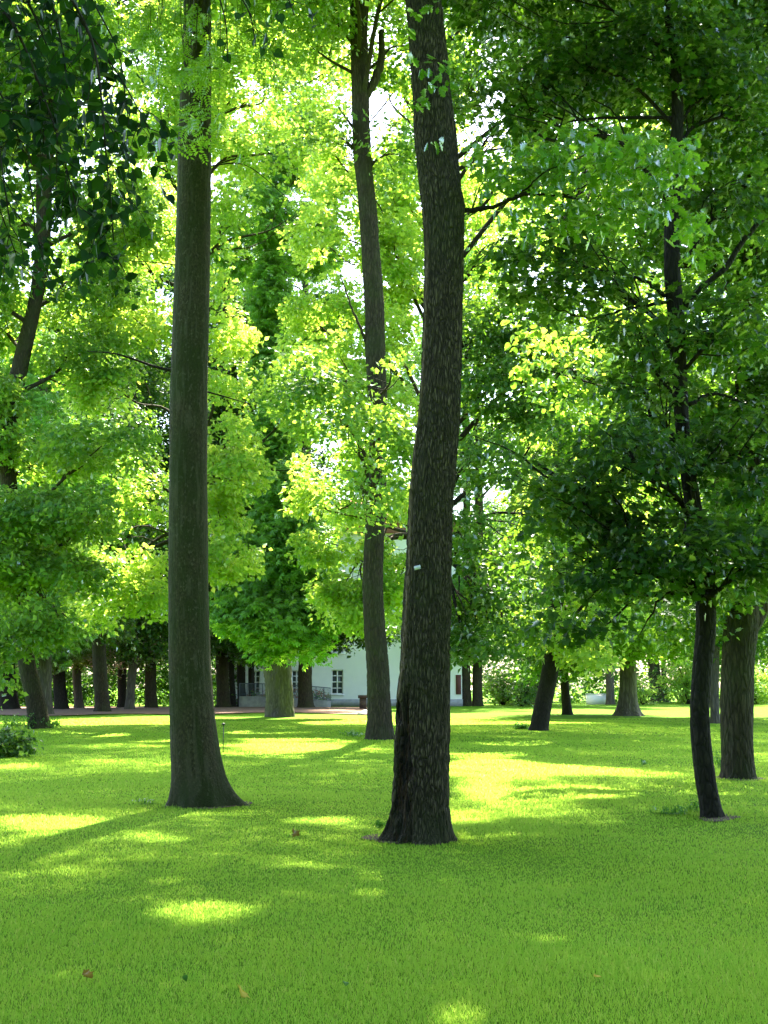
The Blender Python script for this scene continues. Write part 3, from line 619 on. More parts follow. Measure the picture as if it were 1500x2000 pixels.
# sunlit bough of the linden reaching left through a gap
def lit_bough():
    t = [g for g in REG if g['t'].name == 'linden_tree'][0]; b0 = t['base']; R = rng(62); m = MB(); c = P(1110, 745, 24.2)
    m.tube(spline([P(1445, 900, 21), P(1330, 830, 22.2), P(1220, 770, 23.4), P(1110, 735, 24.2), P(1040, 715, 24.4)], 24), np.linspace(.06, .008, 24), 7)
    sp = np.array([P(x + R.normal(0, 12), y + R.normal(0, 10), 24.2 + R.normal(0, .35)) for x in range(1015, 1215, 17) for y in range(int(650 + (x - 1015) * .1), int(760 + (x - 1015) * .5), 24)])
    for q in sp[::5]: m.tube(spline([P(1150 + R.uniform(-90, 60), 745, 24.2), q + (0, 0, .05), q], 6), np.linspace(.010, .003, 6), 4)
    b = m.build('branch', M['bark_dark'], t['t'], b0, True)
    foliage('foliage', L_HEART, M['mid'], sp, unit(R.normal(0, 1, sp.shape)), .20, .145, b, b0, 63, per=9, tilt=.6, cut=False)
lit_bough()

# --- middle oak, 36 m
tree('oak_tree', 'tall brown trunk standing in the middle distance between the two big front trunks', [(717, 770, 1446), (717, 766, 1400), (716, 759, 1300), (711, 752, 1220), (708, 748, 1140), (712, 750, 1050), (717, 753, 960), (721, 757, 860), (719, 756, 780), (714, 752, 690), (712, 750, 600), (707, 743, 500), (700, 735, 400), (691, 726, 310), (688, 722, 220), (686, 720, 140), (683, 718, 60), (686, 722, -20)],
     (744, 1445), [(640, 770, 100, 60, 35, 1.7, 1.7), (700, 860, 95, 55, 34.2, 1.3, 1.7), (695, 955, 75, 50, 34, 1.2, 1.7), (590, 720, 60, 40, 36, 1.3, 1.2), (630, 90, 90, 60, 37.5, 1.5, .6), (790, 90, 80, 80, 38, 1.5, .7), (640, 260, 60, 50, 38, 1.3, .6), (770, 300, 60, 70, 37.5, 1.4, .8), (580, 0, 110, 50, 37, 1.8, .7), (760, 700, 45, 40, 34.8, .9, .7), (745, 840, 60, 60, 34.6, 1, .7), (700, -120, 260, 110, 37, 3.2, .9), ((-3.5, 34, 24.5), (4, 3, 2.5), .7), ((3.5, 33, 24), (3.5, 3, 2.5), .7)],
     L_MAPLE, M['mid'], M['bark_brown'], 71, dens=4.8, r=.60, size=.16, per=34, seg=90, step=.06, limb=.22, nsub=4, ridge=.03, flare=.22, flare_h=.6,
     extra=[([(718, 680, 0), (708, 650, -.2), (690, 610, -.3), (676, 570, -.3), (664, 535, -.3)], .055, .015), ([(712, 190, 0), (728, 165, -.1), (742, 130, -.1), (745, 60, 0)], .16, .09), ([(690, 250, 0), (672, 225, 0), (660, 208, 0)], .05, .02)], top=[(0, .3, 26, .15), (0, .3, 29, .08)])

# --- leaning left tree 45 m
tree('maple_tree', 'crooked trunk leaning left with weeds at its foot, at the far left of the lawn', [(56, 100, 1425), (50, 88, 1370), (36, 70, 1300), (25, 58, 1230), (20, 46, 1150), (16, 42, 1060), (4, 34, 960), (-4, 28, 880), (5, 38, 800), (24, 56, 710), (48, 76, 620), (64, 92, 540), (70, 100, 440), (72, 102, 330), (74, 104, 220), (80, 106, 100), (84, 106, -20)],
     (78, 1424), [(90, 880, 120, 50, 47.5, 2.0), (200, 870, 120, 40, 44, 2.2), (60, 1010, 90, 60, 44.5, 2.2), (160, 1000, 90, 50, 44, 2.0, .8), (30, 1110, 70, 60, 44, 1.8), (15, 1250, 45, 35, 43.5, 1.2), (0, 1320, 22, 30, 43.5, .6), (120, 1215, 40, 30, 43.5, 1.0), (70, 1240, 25, 20, 43.2, .6), (130, 1130, 80, 50, 44.5, 1.8), (60, 1200, 80, 35, 43.5, 1.4), (180, 700, 120, 60, 48.5, 2.0, .8), (150, 560, 110, 80, 48.5, 2.0, .7), (210, 420, 100, 90, 48, 2.3, .7), (110, 250, 130, 110, 49, 2.2, .8), (100, 60, 140, 100, 46, 2.6), (10, 420, 60, 90, 49, 2.2), (0, 620, 60, 80, 49, 2.0), (-60, 800, 100, 100, 45, 2.5), (-80, 500, 120, 150, 45, 2.5), (-60, 1050, 80, 100, 45, 2.2), (-80, 200, 120, 150, 45, 2.5), ((-14, 44, 27), (4, 3, 3), .7)],
     L_RHOMB, M['mid'], M['bark_brown'], 81, dens=2.9, r=.55, size=.24, per=30, tilt=.8, seg=50, step=.08, nsub=5, ridge=.02, flare=.25, flare_h=.4, roots=[(math.radians(-10), .3, .3)], top=[(0, 0, 27, .1)])

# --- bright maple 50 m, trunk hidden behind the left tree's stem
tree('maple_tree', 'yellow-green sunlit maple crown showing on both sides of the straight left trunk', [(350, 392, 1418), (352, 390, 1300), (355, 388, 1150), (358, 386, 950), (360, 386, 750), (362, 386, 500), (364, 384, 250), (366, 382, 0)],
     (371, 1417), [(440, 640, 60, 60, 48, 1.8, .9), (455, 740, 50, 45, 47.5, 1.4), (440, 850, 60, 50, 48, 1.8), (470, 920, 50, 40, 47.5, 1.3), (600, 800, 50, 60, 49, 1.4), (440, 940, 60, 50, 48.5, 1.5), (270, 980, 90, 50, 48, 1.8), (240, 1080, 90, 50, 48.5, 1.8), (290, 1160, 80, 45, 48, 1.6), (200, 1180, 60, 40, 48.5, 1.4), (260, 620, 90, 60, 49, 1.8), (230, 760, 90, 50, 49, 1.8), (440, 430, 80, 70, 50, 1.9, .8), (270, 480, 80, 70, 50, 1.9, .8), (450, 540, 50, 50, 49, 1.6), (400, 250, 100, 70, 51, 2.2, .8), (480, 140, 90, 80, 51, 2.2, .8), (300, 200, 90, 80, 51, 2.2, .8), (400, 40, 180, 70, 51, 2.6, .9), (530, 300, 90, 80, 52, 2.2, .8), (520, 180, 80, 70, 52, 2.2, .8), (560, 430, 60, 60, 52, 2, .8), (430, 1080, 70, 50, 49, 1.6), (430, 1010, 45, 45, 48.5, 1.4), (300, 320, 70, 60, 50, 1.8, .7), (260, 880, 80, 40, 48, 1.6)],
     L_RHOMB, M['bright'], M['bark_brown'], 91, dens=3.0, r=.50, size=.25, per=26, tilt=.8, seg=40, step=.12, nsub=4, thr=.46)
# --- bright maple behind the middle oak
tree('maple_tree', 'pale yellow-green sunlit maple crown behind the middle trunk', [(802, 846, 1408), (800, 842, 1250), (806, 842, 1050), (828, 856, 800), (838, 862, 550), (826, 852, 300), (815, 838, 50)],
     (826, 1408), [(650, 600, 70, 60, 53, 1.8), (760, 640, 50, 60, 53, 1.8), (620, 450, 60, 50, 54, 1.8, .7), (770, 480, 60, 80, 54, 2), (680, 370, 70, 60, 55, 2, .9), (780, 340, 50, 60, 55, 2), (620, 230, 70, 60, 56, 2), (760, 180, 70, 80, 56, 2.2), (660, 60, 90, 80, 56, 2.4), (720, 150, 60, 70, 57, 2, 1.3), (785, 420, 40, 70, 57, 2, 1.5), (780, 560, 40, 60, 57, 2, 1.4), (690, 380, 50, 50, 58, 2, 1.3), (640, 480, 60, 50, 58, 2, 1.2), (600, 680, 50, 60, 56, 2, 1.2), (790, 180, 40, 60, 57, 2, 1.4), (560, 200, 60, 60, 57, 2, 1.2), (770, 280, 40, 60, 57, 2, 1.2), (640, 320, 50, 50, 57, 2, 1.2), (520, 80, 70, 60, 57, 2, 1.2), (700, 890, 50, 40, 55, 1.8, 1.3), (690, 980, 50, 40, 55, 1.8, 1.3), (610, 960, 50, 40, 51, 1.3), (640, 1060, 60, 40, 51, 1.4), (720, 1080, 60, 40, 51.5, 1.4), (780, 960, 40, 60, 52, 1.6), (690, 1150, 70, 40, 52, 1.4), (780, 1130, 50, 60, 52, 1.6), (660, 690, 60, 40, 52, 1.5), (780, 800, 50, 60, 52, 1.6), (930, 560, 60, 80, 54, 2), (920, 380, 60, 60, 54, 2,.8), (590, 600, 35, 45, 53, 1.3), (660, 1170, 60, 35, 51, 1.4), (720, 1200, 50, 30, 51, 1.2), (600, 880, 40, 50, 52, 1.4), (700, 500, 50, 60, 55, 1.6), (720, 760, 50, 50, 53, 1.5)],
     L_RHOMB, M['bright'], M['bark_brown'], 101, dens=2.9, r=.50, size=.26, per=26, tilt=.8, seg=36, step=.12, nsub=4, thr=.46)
# --- mid green maple hidden right of the centre oak
tree('maple_tree', 'mid green maple crown filling the space just right of the centre oak stem', [(842, 878, 1432), (844, 880, 1300), (848, 882, 1100), (850, 882, 850), (850, 880, 600), (850, 876, 350), (852, 874, 100)],
     (860, 1432), [(950, 900, 80, 60, 40, 1.8), (930, 1040, 80, 60, 40, 1.8), (1000, 1130, 90, 50, 40, 1.8), (920, 1180, 60, 60, 40.5, 1.6), (970, 1240, 80, 40, 40, 1.5), (905, 1250, 30, 40, 40.5, .9), (990, 265, 60, 50, 43, 1.8, 1.3), (1380, 540, 60, 50, 44, 1.8, 1.2), (1010, 700, 70, 50, 42, 1.8, 1.2), (930, 120, 50, 50, 43, 1.8, 1.2), (1010, 280, 80, 60, 42, 2), (1040, 780, 80, 60, 41, 1.8), (940, 620, 60, 60, 41, 1.8), (950, 740, 80, 70, 41, 2), (1020, 620, 90, 60, 41, 2), (950, 480, 80, 70, 41.5, 2.2), (1010, 330, 100, 70, 42, 2.2, .8), (950, 150, 100, 90, 42, 2.4), (1080, 180, 100, 90, 42, 2.4, .8), (1040, 20, 130, 80, 42, 2.6, .8), (1070, 1010, 80, 60, 40.5, 1.8), (1050, 850, 80, 60, 41, 1.8, .8), (1130, 700, 90, 60, 41, 2,.8), (1200, 330, 100, 80, 42, 2.2)],
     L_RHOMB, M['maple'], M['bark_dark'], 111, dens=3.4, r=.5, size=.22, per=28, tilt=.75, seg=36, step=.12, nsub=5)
# --- chestnut
def chest_wear(V, A, Z, cols, r): cols[..., 2] = np.clip((vn(np.stack([np.cos(A) * 3, np.sin(A) * 3, Z * .5], -1), 3) - .55) * 2, 0, .35)
tree('chestnut_tree', 'broad pale grey chestnut trunk with big hanging leaves in front of the white building', [(520, 574, 1401), (518, 571, 1350), (516, 569, 1300), (508, 566, 1255), (504, 560, 1200), (505, 552, 1100), (510, 546, 950), (514, 542, 750), (516, 540, 550), (518, 536, 350), (505, 520, 250)],
     (546, 1400), [(540, 1000, 55, 60, 62.5, 1.6), (560, 1100, 70, 60, 62, 1.9), (520, 1180, 80, 45, 62, 2.0), (600, 1190, 65, 55, 62.5, 1.9), (470, 1190, 60, 45, 62.5, 1.7), (545, 1225, 90, 30, 61.8, 1.8), (560, 960, 60, 60, 62, 1.8), (575, 1050, 65, 60, 62, 1.8), (480, 1205, 60, 28, 62.5, 1.6), (625, 1190, 40, 35, 62.5, 1.5), (525, 1268, 28, 22, 62, 1), (600, 1262, 30, 25, 62, 1), (600, 1120, 50, 50, 63, 1.6), (470, 1080, 50, 60, 63, 1.6), (530, 860, 42, 80, 62.5, 1.2, 2), (527, 700, 30, 80, 63, .9, 2.5), (528, 560, 28, 80, 63, .9, 2.5), (525, 420, 28, 70, 63, .9, 2.5), (490, 930, 40, 40, 64, 1.4), (600, 1020, 40, 50, 63.5, 1.4), (500, 330, 60, 60, 65, 2, .8), (450, 210, 90, 80, 66, 2.4, .9), (590, 280, 80, 80, 66, 2.4, .9), (600, 470, 60, 80, 66, 2.2, .7), (640, 330, 60, 60, 66, 2.2, .8), (450, 480, 50, 80, 66, 2, .7), (640, 620, 50, 60, 66, 2, .7), (540, 90, 90, 50, 67, 2.5, .7), (640, 1200, 40, 45, 63, 1.3)],
     L_PALM, M['chestnut'], M['bark_grey'], 121, dens=4.4, r=.62, size=.42, per=12, seg=60, step=.12, nsub=3, ridge=.08, flare=.14, flare_h=.8, thr=.36, tilt=.45, wearf=chest_wear, limb=.2)
# --- leaning tree right 45 m
tree('maple_tree', 'short dark trunk leaning right with grass tuft at its foot, right of the centre oak', [(1033, 1070, 1426), (1042, 1078, 1380), (1054, 1088, 1330), (1064, 1096, 1270), (1072, 1102, 1180), (1076, 1104, 1050), (1080, 1104, 900), (1080, 1102, 700), (1082, 1100, 480)],
     (1052, 1426), [(1080, 1230, 100, 45, 44, 1.8), (1180, 1180, 80, 50, 44, 1.8), (1010, 1200, 70, 45, 44.5, 1.6), (1140, 1080, 100, 60, 44.5, 2), (1100, 960, 90, 60, 45, 2), (1200, 960, 90, 60, 45, 2), (1120, 820, 90, 60, 45, 2), (1200, 740, 90, 60, 45, 2), (1120, 640, 90, 60, 45, 2, .9), (1250, 580, 90, 60, 46, 2, .9), (1150, 480, 90, 60, 46, 2, .8), (1260, 1080, 80, 60, 45, 2), (1160, 1270, 60, 35, 44, 1.3)],
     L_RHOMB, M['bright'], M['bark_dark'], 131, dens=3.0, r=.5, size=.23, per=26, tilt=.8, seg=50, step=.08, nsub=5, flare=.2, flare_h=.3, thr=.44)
# --- broad flared tree right 66 m
tree('beech_tree', 'grey trunk with broad flared foot on the far lawn, right of the leaning dark trunk', [(1206, 1246, 1399), (1209, 1244, 1370), (1211, 1243, 1330), (1211, 1242, 1280), (1210, 1240, 1200), (1212, 1238, 1050), (1214, 1234, 850)],
     (1227, 1398), [(1240, 1230, 110, 50, 64, 2.4), (1140, 1210, 80, 50, 64, 2.2), (1340, 1220, 90, 50, 64.5, 2.2), (1230, 1120, 110, 60, 66, 2.6), (1340, 1090, 90, 70, 66, 2.6), (1240, 990, 110, 70, 66, 2.8), (1130, 1060, 80, 70, 66, 2.6), (1340, 930, 100, 70, 66, 2.8), (1240, 840, 110, 70, 67, 2.8), (1350, 760, 100, 80, 67, 2.8), (1250, 680, 100, 80, 67, 2.8), (1430, 1180, 80, 60, 66, 2.4)],
     L_RHOMB, M['mid'], M['bark_grey'], 141, dens=1.7, r=.85, size=.26, per=42, seg=50, step=.12, nsub=4, flare=.55, flare_h=.9, lobes=4, roots=[(math.radians(-5), .3, .5), (math.radians(185), .3, .35)])

# ================================================================ BACKGROUND TREES
BG = [  # left/right at foot, py foot, left/right at top, py top, bark, leaf, label
 (66, 104, 1396, 66, 100, 1230, 'bark_grey', 'chestnut', 'pale straight trunk right behind the crooked leaning trunk at the far left'),
 (186, 216, 1391, 178, 204, 1190, 'bark_brown', 'maple', 'brown trunk with mossy foot standing alone where lawn meets litter path'),
 (108, 134, 1386, 100, 124, 1240, 'bark_dark', 'chestnut', 'near-black trunk immediately right of the pale straight trunk, left'),
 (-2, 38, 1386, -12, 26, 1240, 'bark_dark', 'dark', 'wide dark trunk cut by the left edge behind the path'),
 (146, 164, 1384, 138, 156, 1240, 'bark_grey', 'maple', 'slim grey trunk between the near-black trunk and the brown one, left'),
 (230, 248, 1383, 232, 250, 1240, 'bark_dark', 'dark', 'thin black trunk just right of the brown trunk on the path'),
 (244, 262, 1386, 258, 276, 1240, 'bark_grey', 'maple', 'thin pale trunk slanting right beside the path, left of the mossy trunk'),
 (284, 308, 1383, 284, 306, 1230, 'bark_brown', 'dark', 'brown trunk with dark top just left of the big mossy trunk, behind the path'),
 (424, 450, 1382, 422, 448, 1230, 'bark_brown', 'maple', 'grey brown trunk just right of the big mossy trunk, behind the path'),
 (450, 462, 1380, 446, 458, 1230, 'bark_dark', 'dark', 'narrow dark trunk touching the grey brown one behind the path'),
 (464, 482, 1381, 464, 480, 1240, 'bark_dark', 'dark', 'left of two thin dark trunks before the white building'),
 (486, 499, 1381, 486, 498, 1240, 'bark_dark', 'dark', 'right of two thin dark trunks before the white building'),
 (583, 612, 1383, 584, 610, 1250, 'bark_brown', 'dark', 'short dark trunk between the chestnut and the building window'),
 (903, 922, 1379, 902, 920, 1240, 'bark_brown', 'chestnut', 'left of a close pair of brown trunks right of the centre oak'),
 (923, 944, 1379, 925, 944, 1240, 'bark_brown', 'chestnut', 'right of a close pair of brown trunks right of the centre oak'),
 (1038, 1056, 1375, 1040, 1058, 1240, 'bark_dark', 'dark', 'dark trunk just behind the right-leaning trunk'),
 (1100, 1118, 1396, 1090, 1108, 1260, 'bark_dark', 'maple', 'small dark trunk between the right-leaning trunk and the flared grey one'),
 (1184, 1201, 1376, 1185, 1200, 1230, 'bark_grey', 'maple', 'pale trunk standing left behind the flared grey trunk'),
 (1272, 1298, 1371, 1262, 1282, 1230, 'bark_grey', 'maple', 'grey trunk leaning left to the right of the flared trunk'),
 (1294, 1306, 1371, 1290, 1300, 1240, 'bark_grey', 'maple', 'slimmer grey trunk right beside the leaning grey one'),
 (1388, 1406, 1412, 1388, 1406, 1250, 'bark_grey', 'maple', 'pale thin trunk between the slender dark maple and the thick forked trunk'),
 (1500, 1516, 1366, 1474, 1488, 1240, 'bark_dark', 'maple', 'dark trunk curving in from the right edge far back'),
]
for i, (l0, r0, y0, l1, r1, y1, bk, lf, lab) in enumerate(BG):
    D = G((l0 + r0) / 2, y0)[1]; R = rng(900 + i); cx = (l1 + r1) / 2; s = F / D
    wdt = (r1 - l1)
    ty = y1 - R.uniform(560, 800)
    spec = [(l0, r0, y0), ((l0 * 2 + l1) / 3 - 1, (r0 * 2 + r1) / 3 - 2, y0 - (y0 - y1) * .33), (l1, r1, y1), (l1 + .15 * wdt, r1 - .1 * wdt, (y1 + ty) / 2), (l1 + .3 * wdt, r1 - .3 * wdt, ty)]
    bl = []
    lowy = y1 + R.uniform(-5, 22)
    for k in range(13):
        yy = lowy - 30 - k * (lowy - ty) / 13; ww = 3.4 * (1 - .03 * k)
        bl.append((*[cx + R.normal(0, 55), yy, ww * s * R.uniform(.7, 1.1), 45 * R.uniform(.8, 1.2), D + R.normal(0, 1.2), 2.6, .85],))
    if i < 8 or i in (8, 15, 16, 18): bl += [(cx + R.normal(0, 38), y1 + R.uniform(0, 50), 34, 20, D - 1.5, 1.2, 1.5) for _ in range(3)]
    if i == 12: bl += [(640, 1225, 42, 30, D, 1.6, 1.6), (680, 1215, 45, 28, D, 1.6, 1.4), (600, 1250, 45, 22, D, 1.5, 1.2), (730, 1220, 50, 30, D, 1.6, 1.4), (660, 1160, 70, 40, D, 2, 1.4)]
    if i in (13, 14): bl += [(880, 1240, 35, 35, D, 1.6, 1.3), (930, 1260, 45, 28, D, 1.6, 1.2), (850, 1230, 50, 40, D, 1.6, 1.2)]
    if i == 8: bl += [(470, 1235, 60, 25, D, 2, 1.3), (430, 1240, 50, 25, D, 2, 1.2)]
    tree('park_tree', lab, spec, ((l0 + r0) / 2, y0), bl, L_RHOMB if lf != 'chestnut' else L_PALM, M[lf], M[bk], 1000 + i * 3, D=D, dens=1.05, r=.95, size=.30 if lf != 'chestnut' else .42, per=36 if lf != 'chestnut' else 16, seg=30, step=.25, nsub=2, ridge=.03, flare=.3, flare_h=.7, thr=.44, group='trees at the far side of the lawn')

# ================================================================ NEAR LIME BRANCHES (tree stands just left of the frame)
def near_lime():
    bx = np.array([-3.6, 5.2, 0]); t = thing('lime_tree', 'dark heart-leaved lime hanging its twigs into the upper left corner', 'tree', bx)
    V, Q, A, Z, path, r = ring_trunk([(-3.6, 5.2, -.05), (-3.55, 5.2, 2), (-3.5, 5.3, 4.5), (-3.3, 5.5, 7), (-3.2, 5.6, 10)], [.26, .24, .21, .17, .10], 80, .06, flare=.3, flare_h=.4, ridge=.012, seed=5)
    g = register(t, bx, path, r, V, Q, np.zeros(V.shape), M['bark_brown'], MB()); g['mat'] = M['lime']
    mb = MB(); R = rng(77); cs, al, sz, nr = [], [], [], []
    arms = [[(-3.45, 5.3, 4.3), (-2.2, 5.6, 4.9), (-1.2, 6.0, 5.3), (-.5, 6.3, 5.35)], [(-3.4, 5.4, 4.8), (-2.6, 5.5, 5.3), (-1.6, 5.6, 5.6)], [(-3.5, 5.3, 3.8), (-2.7, 5.8, 4.3), (-2.0, 6.1, 4.4)]]
    for a in arms: mb.tube(spline(a, 16), np.linspace(.05, .014, 16), 8)
    # boughs arching in from the upper left, side twigs with alternate leaves
    BO = [([(-120, -120), (20, 40), (100, 230), (150, 400)], 5.6, 26), ([(-100, 20), (10, 200), (60, 360), (70, 470)], 5.9, 24), ([(40, -120), (150, 30), (240, 160), (290, 250)], 6.1, 20), ([(80, -120), (180, 80), (205, 280), (222, 470)], 5.5, 22),
          ([(-120, -60), (-20, 120), (0, 300), (20, 440)], 5.3, 20), ([(60, -120), (110, 40), (130, 180), (100, 320)], 6.4, 24), ([(-130, 60), (-60, 200), (-10, 380), (40, 520)], 6.2, 24), ([(0, -120), (80, 60), (150, 260), (200, 480)], 6.7, 28), ([(-120, -100), (-20, -20), (60, 120), (90, 260)], 5.8, 26), ([(120, -120), (180, 0), (230, 100), (250, 230)], 6.8, 20), ([(-90, -120), (40, -20), (90, 60), (180, 120)], 6.6, 24), ([(330, -130), (430, -50), (485, 20), (500, 90)], 6.3, 9), ([(400, -130), (520, -60), (560, -10), (575, 30)], 6.5, 6), ([(300, -130), (400, -60), (440, 40), (445, 120)], 6.2, 8)]
    for bi, (pl_, d, nt_) in enumerate(BO):
        root = np.array([(-1.2, 6.0, 5.3), (-.5, 6.3, 5.35), (-1.6, 5.6, 5.6)][bi % 3])
        bp_ = spline([root] + [P(x, y, d) for x, y in pl_], 30); mb.tube(bp_, np.linspace(.012, .003, 30), 6)
        for k in range(nt_):
            q = R.integers(10, 30); a = bp_[q]; L = R.uniform(.16, .42) if bi < 11 else R.uniform(.12, .26); dr = np.array([R.normal(.1, .6), R.normal(0, .5), -R.uniform(.35, 1.1)]); dr /= np.linalg.norm(dr)
            pth = spline([a, a + dr * L * .5 + (0, 0, .02), a + dr * L + (0, 0, -.25 * L)], 8); mb.tube(pth, np.linspace(.0028, .001, 8), 4)
            n = max(3, int(L / .04)); u = np.linspace(.1, 1, n); pp = np.array([[np.interp(v_, np.linspace(0, 1, 8), pth[:, c]) for c in range(3)] for v_ in u])
            side = np.where(np.arange(n) % 2, 1, -1)[:, None] * unit(np.cross(dr, [0, 1, .2])) + R.normal(0, .25, (n, 3))
            cs.append(pp + side * .012); al.append(side * .7 + np.array([0, 0, -1.0])); nr.append(np.stack([R.normal(0, .7, n), -np.abs(R.normal(.6, .4, n)), R.normal(.5, .5, n)], -1)); sz.append(R.uniform(.05, .086, n) * np.linspace(1, .75, n))
    tw = mb.build('branch', M['bark_dark'], t, bx, True)
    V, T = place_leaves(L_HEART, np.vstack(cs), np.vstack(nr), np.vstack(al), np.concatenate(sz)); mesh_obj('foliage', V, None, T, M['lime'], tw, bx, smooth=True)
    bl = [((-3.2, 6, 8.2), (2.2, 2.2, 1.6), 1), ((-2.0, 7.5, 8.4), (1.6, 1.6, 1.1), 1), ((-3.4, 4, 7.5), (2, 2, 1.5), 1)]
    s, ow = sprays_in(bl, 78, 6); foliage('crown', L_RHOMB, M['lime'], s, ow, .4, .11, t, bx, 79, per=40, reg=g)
    limbs_to(g['mb'], path, r, [np.array(q[0]) for q in bl], 9, .4, s, 5)
near_lime()

# ================================================================ filler: thicken crowns where the lawn should lie in shade
def thicken(seed):
    R = rng(seed); per = 14; cs = []
    for i in range(120):
        for j in range(7, 104):
            x, y = (i - 60 + .5) * .5, (j + .5) * .5
            if abs(x) > y * .36 + 2: continue
            g = np.array([x, y, 0])
            want = 4.2 if y > 11 else 7.5
            lack = (want - SH[i, j]) * .25
            if lack <= .15 or (light_amt(g[None] + SUND * 12)[0] > .75): continue
            sh = (1.6 + .62 * y) / (math.tan(SUN_EL) - .62) + 1.0; z = min(sh * math.tan(SUN_EL), 26 + R.uniform(-2, 2)) + R.uniform(0, 2.0)
            n = max(1, int(round(lack * .75 / (per * .36 * .18 ** 2))))
            for _ in range(n):
                zz = z + R.uniform(-.3, 2.5); p = g + SUND * (zz / SUND[2]); p[:2] += R.uniform(-.3, .3, 2); cs.append(p)
    return np.array(cs)
def attach(cs, seed):
    rs = [g for g in REG if 8 < g['base'][1] < 60 and not g['t'].name.startswith('park')]
    B = np.array([g['path'][-1][:2] for g in rs]); d = ((cs[:, None, :2] - B[None]) ** 2).sum(-1).argmin(1)
    for k, g in enumerate(rs):
        q = cs[d == k]
        if len(q) < 1: continue
        foliage('crown', L_RHOMB, g['mat'], q, np.zeros_like(q) + (0, 0, .3), .42, .18, None, None, 600 + k + seed, per=14, reg=g)
        R = rng(700 + k); tz = g['path'][:, 2]
        for s in q[R.permutation(len(q))[:9]]:
            zs = min(max(s[2] * .85, .6 * g['base'][1] + 3), tz[-1] - .3); st_ = np.array([np.interp(zs, tz, g['path'][:, c]) for c in range(3)]); rt = np.interp(zs, tz, g['r'])
            g['mb'].tube(spline([st_, st_ * .6 + s * .4 + (0, 0, 1) + R.normal(0, .3, 3), s * .75 + st_ * .25 + (0, 0, .6) + R.normal(0, .3, 3), s], 14), np.linspace(min(.06, rt * .5), .012, 14), 6)
for seed in (500, 520):
    extra = thicken(seed)
    if len(extra) > 5: attach(extra, seed)
for g in REG: finish(g)

# ================================================================ DISTANT WOOD, SHRUBS
def far_wood():
    R = rng(800); bl = []
    for k in range(75):
        x = -75 + k * 2.0 + R.normal(0, 1); y = R.uniform(118, 138)
        if -14 < x < 6: y = R.uniform(128, 140)
        for z in (2.5, 7, 12, 17): bl.append(((x + R.normal(0, 1), y, z * R.uniform(.85, 1.1)), (2.8, 2.2, 3.0), .5))
    s, ow = sprays_in(bl, 801, 1.0, .5); o = foliage('distant_wood', L_RHOMB, M['maple'], s, ow, 1.3, .5, None, (0, 125, 0), 802, per=26, cut=False)
    tag(o, 'distant green wood closing the view beyond the trees', 'wood', kind='stuff')
    # unseen park wood behind and beside the camera, added to block low sky light
    bl = []
    for k in range(34):
        a = math.radians(-205 + k * 230 / 33 + 0); r_ = R.uniform(17, 24); x, y = r_ * math.cos(a), r_ * math.sin(a) + (4 if abs(math.cos(a)) > .8 else 0)
        for z in (2.5, 6, 9.5, 13): bl.append(((x, y, z), (2.6, 2.4, 2.2), .9))
    s, ow = sprays_in(bl, 811, 1.6, .5); o = foliage('sky_screen_wood', L_RHOMB, M['maple'], s, ow, 1.1, .42, None, (0, -15, 0), 812, per=26, cut=False)
    tag(o, 'unseen green wood behind the viewpoint, added to block low sky light', 'wood', kind='stuff')
far_wood()
def shrub(label, px, py, rx, ry, mat, seed, size=.09, dens=26, r=.18, per=26, shape=L_RHOMB, D=None, group=None):
    b = G(px, py) if D is None else P(px, py, D) * (1, 1, 0); D = b[1]; s = D / F
    t = thing('shrub', label, 'shrub', b, group); R = rng(seed); rx, ry = rx * s, ry * s
    bl = [((b[0] + R.uniform(-.5, .5) * rx, D + R.uniform(-.3, .3) * rx, ry * R.uniform(.35, .65)), (rx * .6, rx * .6, ry * .5), 1) for _ in range(5)]
    sp, ow = sprays_in(bl, seed, dens, 2.5, .3); foliage('foliage', shape, mat, sp, ow, r, size, t, b, seed + 1, per=per, cut=False, tilt=.7)
    m = MB()
    for q in sp[::max(1, len(sp) // 24)]: m.tube(spline([b + (q - b) * (.12, .12, 0), (b + q) / 2 + (0, 0, .1 * ry), q], 7), np.linspace(.02 * max(1, ry), .006, 7), 5)
    m.build('stem', M['bark_dark'], t, b, True); return t
shrub('low dark glossy shrub cut by the left edge of the lawn', 0, 1480, 54, 56, M['maple'], 301, .09, 60, .22, 18, L_HEART)
shrub('pale green thicket left of the leaning dark trunk at the lawn end', 985, 1372, 45, 65, M['maple'], 311, .25, 3, .6, 30, D=105)
shrub('pale sunlit thicket right of the grey leaning trunk', 1345, 1368, 50, 85, M['bright'], 315, .25, 3, .6, 30, D=112)
shrub('small sunlit bush by the foot of the pale trunk far right', 1255, 1368, 25, 50, M['bright'], 319, .25, 3.5, .5, 30, D=108)
shrub('green far bush against the right edge of the lawn', 1470, 1368, 55, 75, M['bright'], 323, .25, 3, .6, 30, D=110)
shrub('leafy bush low behind the pair of brown trunks', 1020, 1373, 30, 55, M['maple'], 327, .22, 4, .5, 30, D=99)

def hedge():
    b = P(200, 1378, 99) * (1, 1, 0); t = thing('hedge', 'dark tall hedge closing the view behind the trunks on the left path', 'hedge', b)
    bl = [((x, 99 + (k % 3) * .8, z), (2.0, 1.6, 1.6), 1) for k, x in enumerate(np.arange(-38, -12.5, 1.9)) for z in (1.3, 3.4, 5.6)]
    sp, ow = sprays_in(bl, 351, 2.6, .8, .34); foliage('foliage', L_RHOMB, M['dark'], sp, ow, .7, .24, t, b, 352, per=34, cut=False)
hedge()

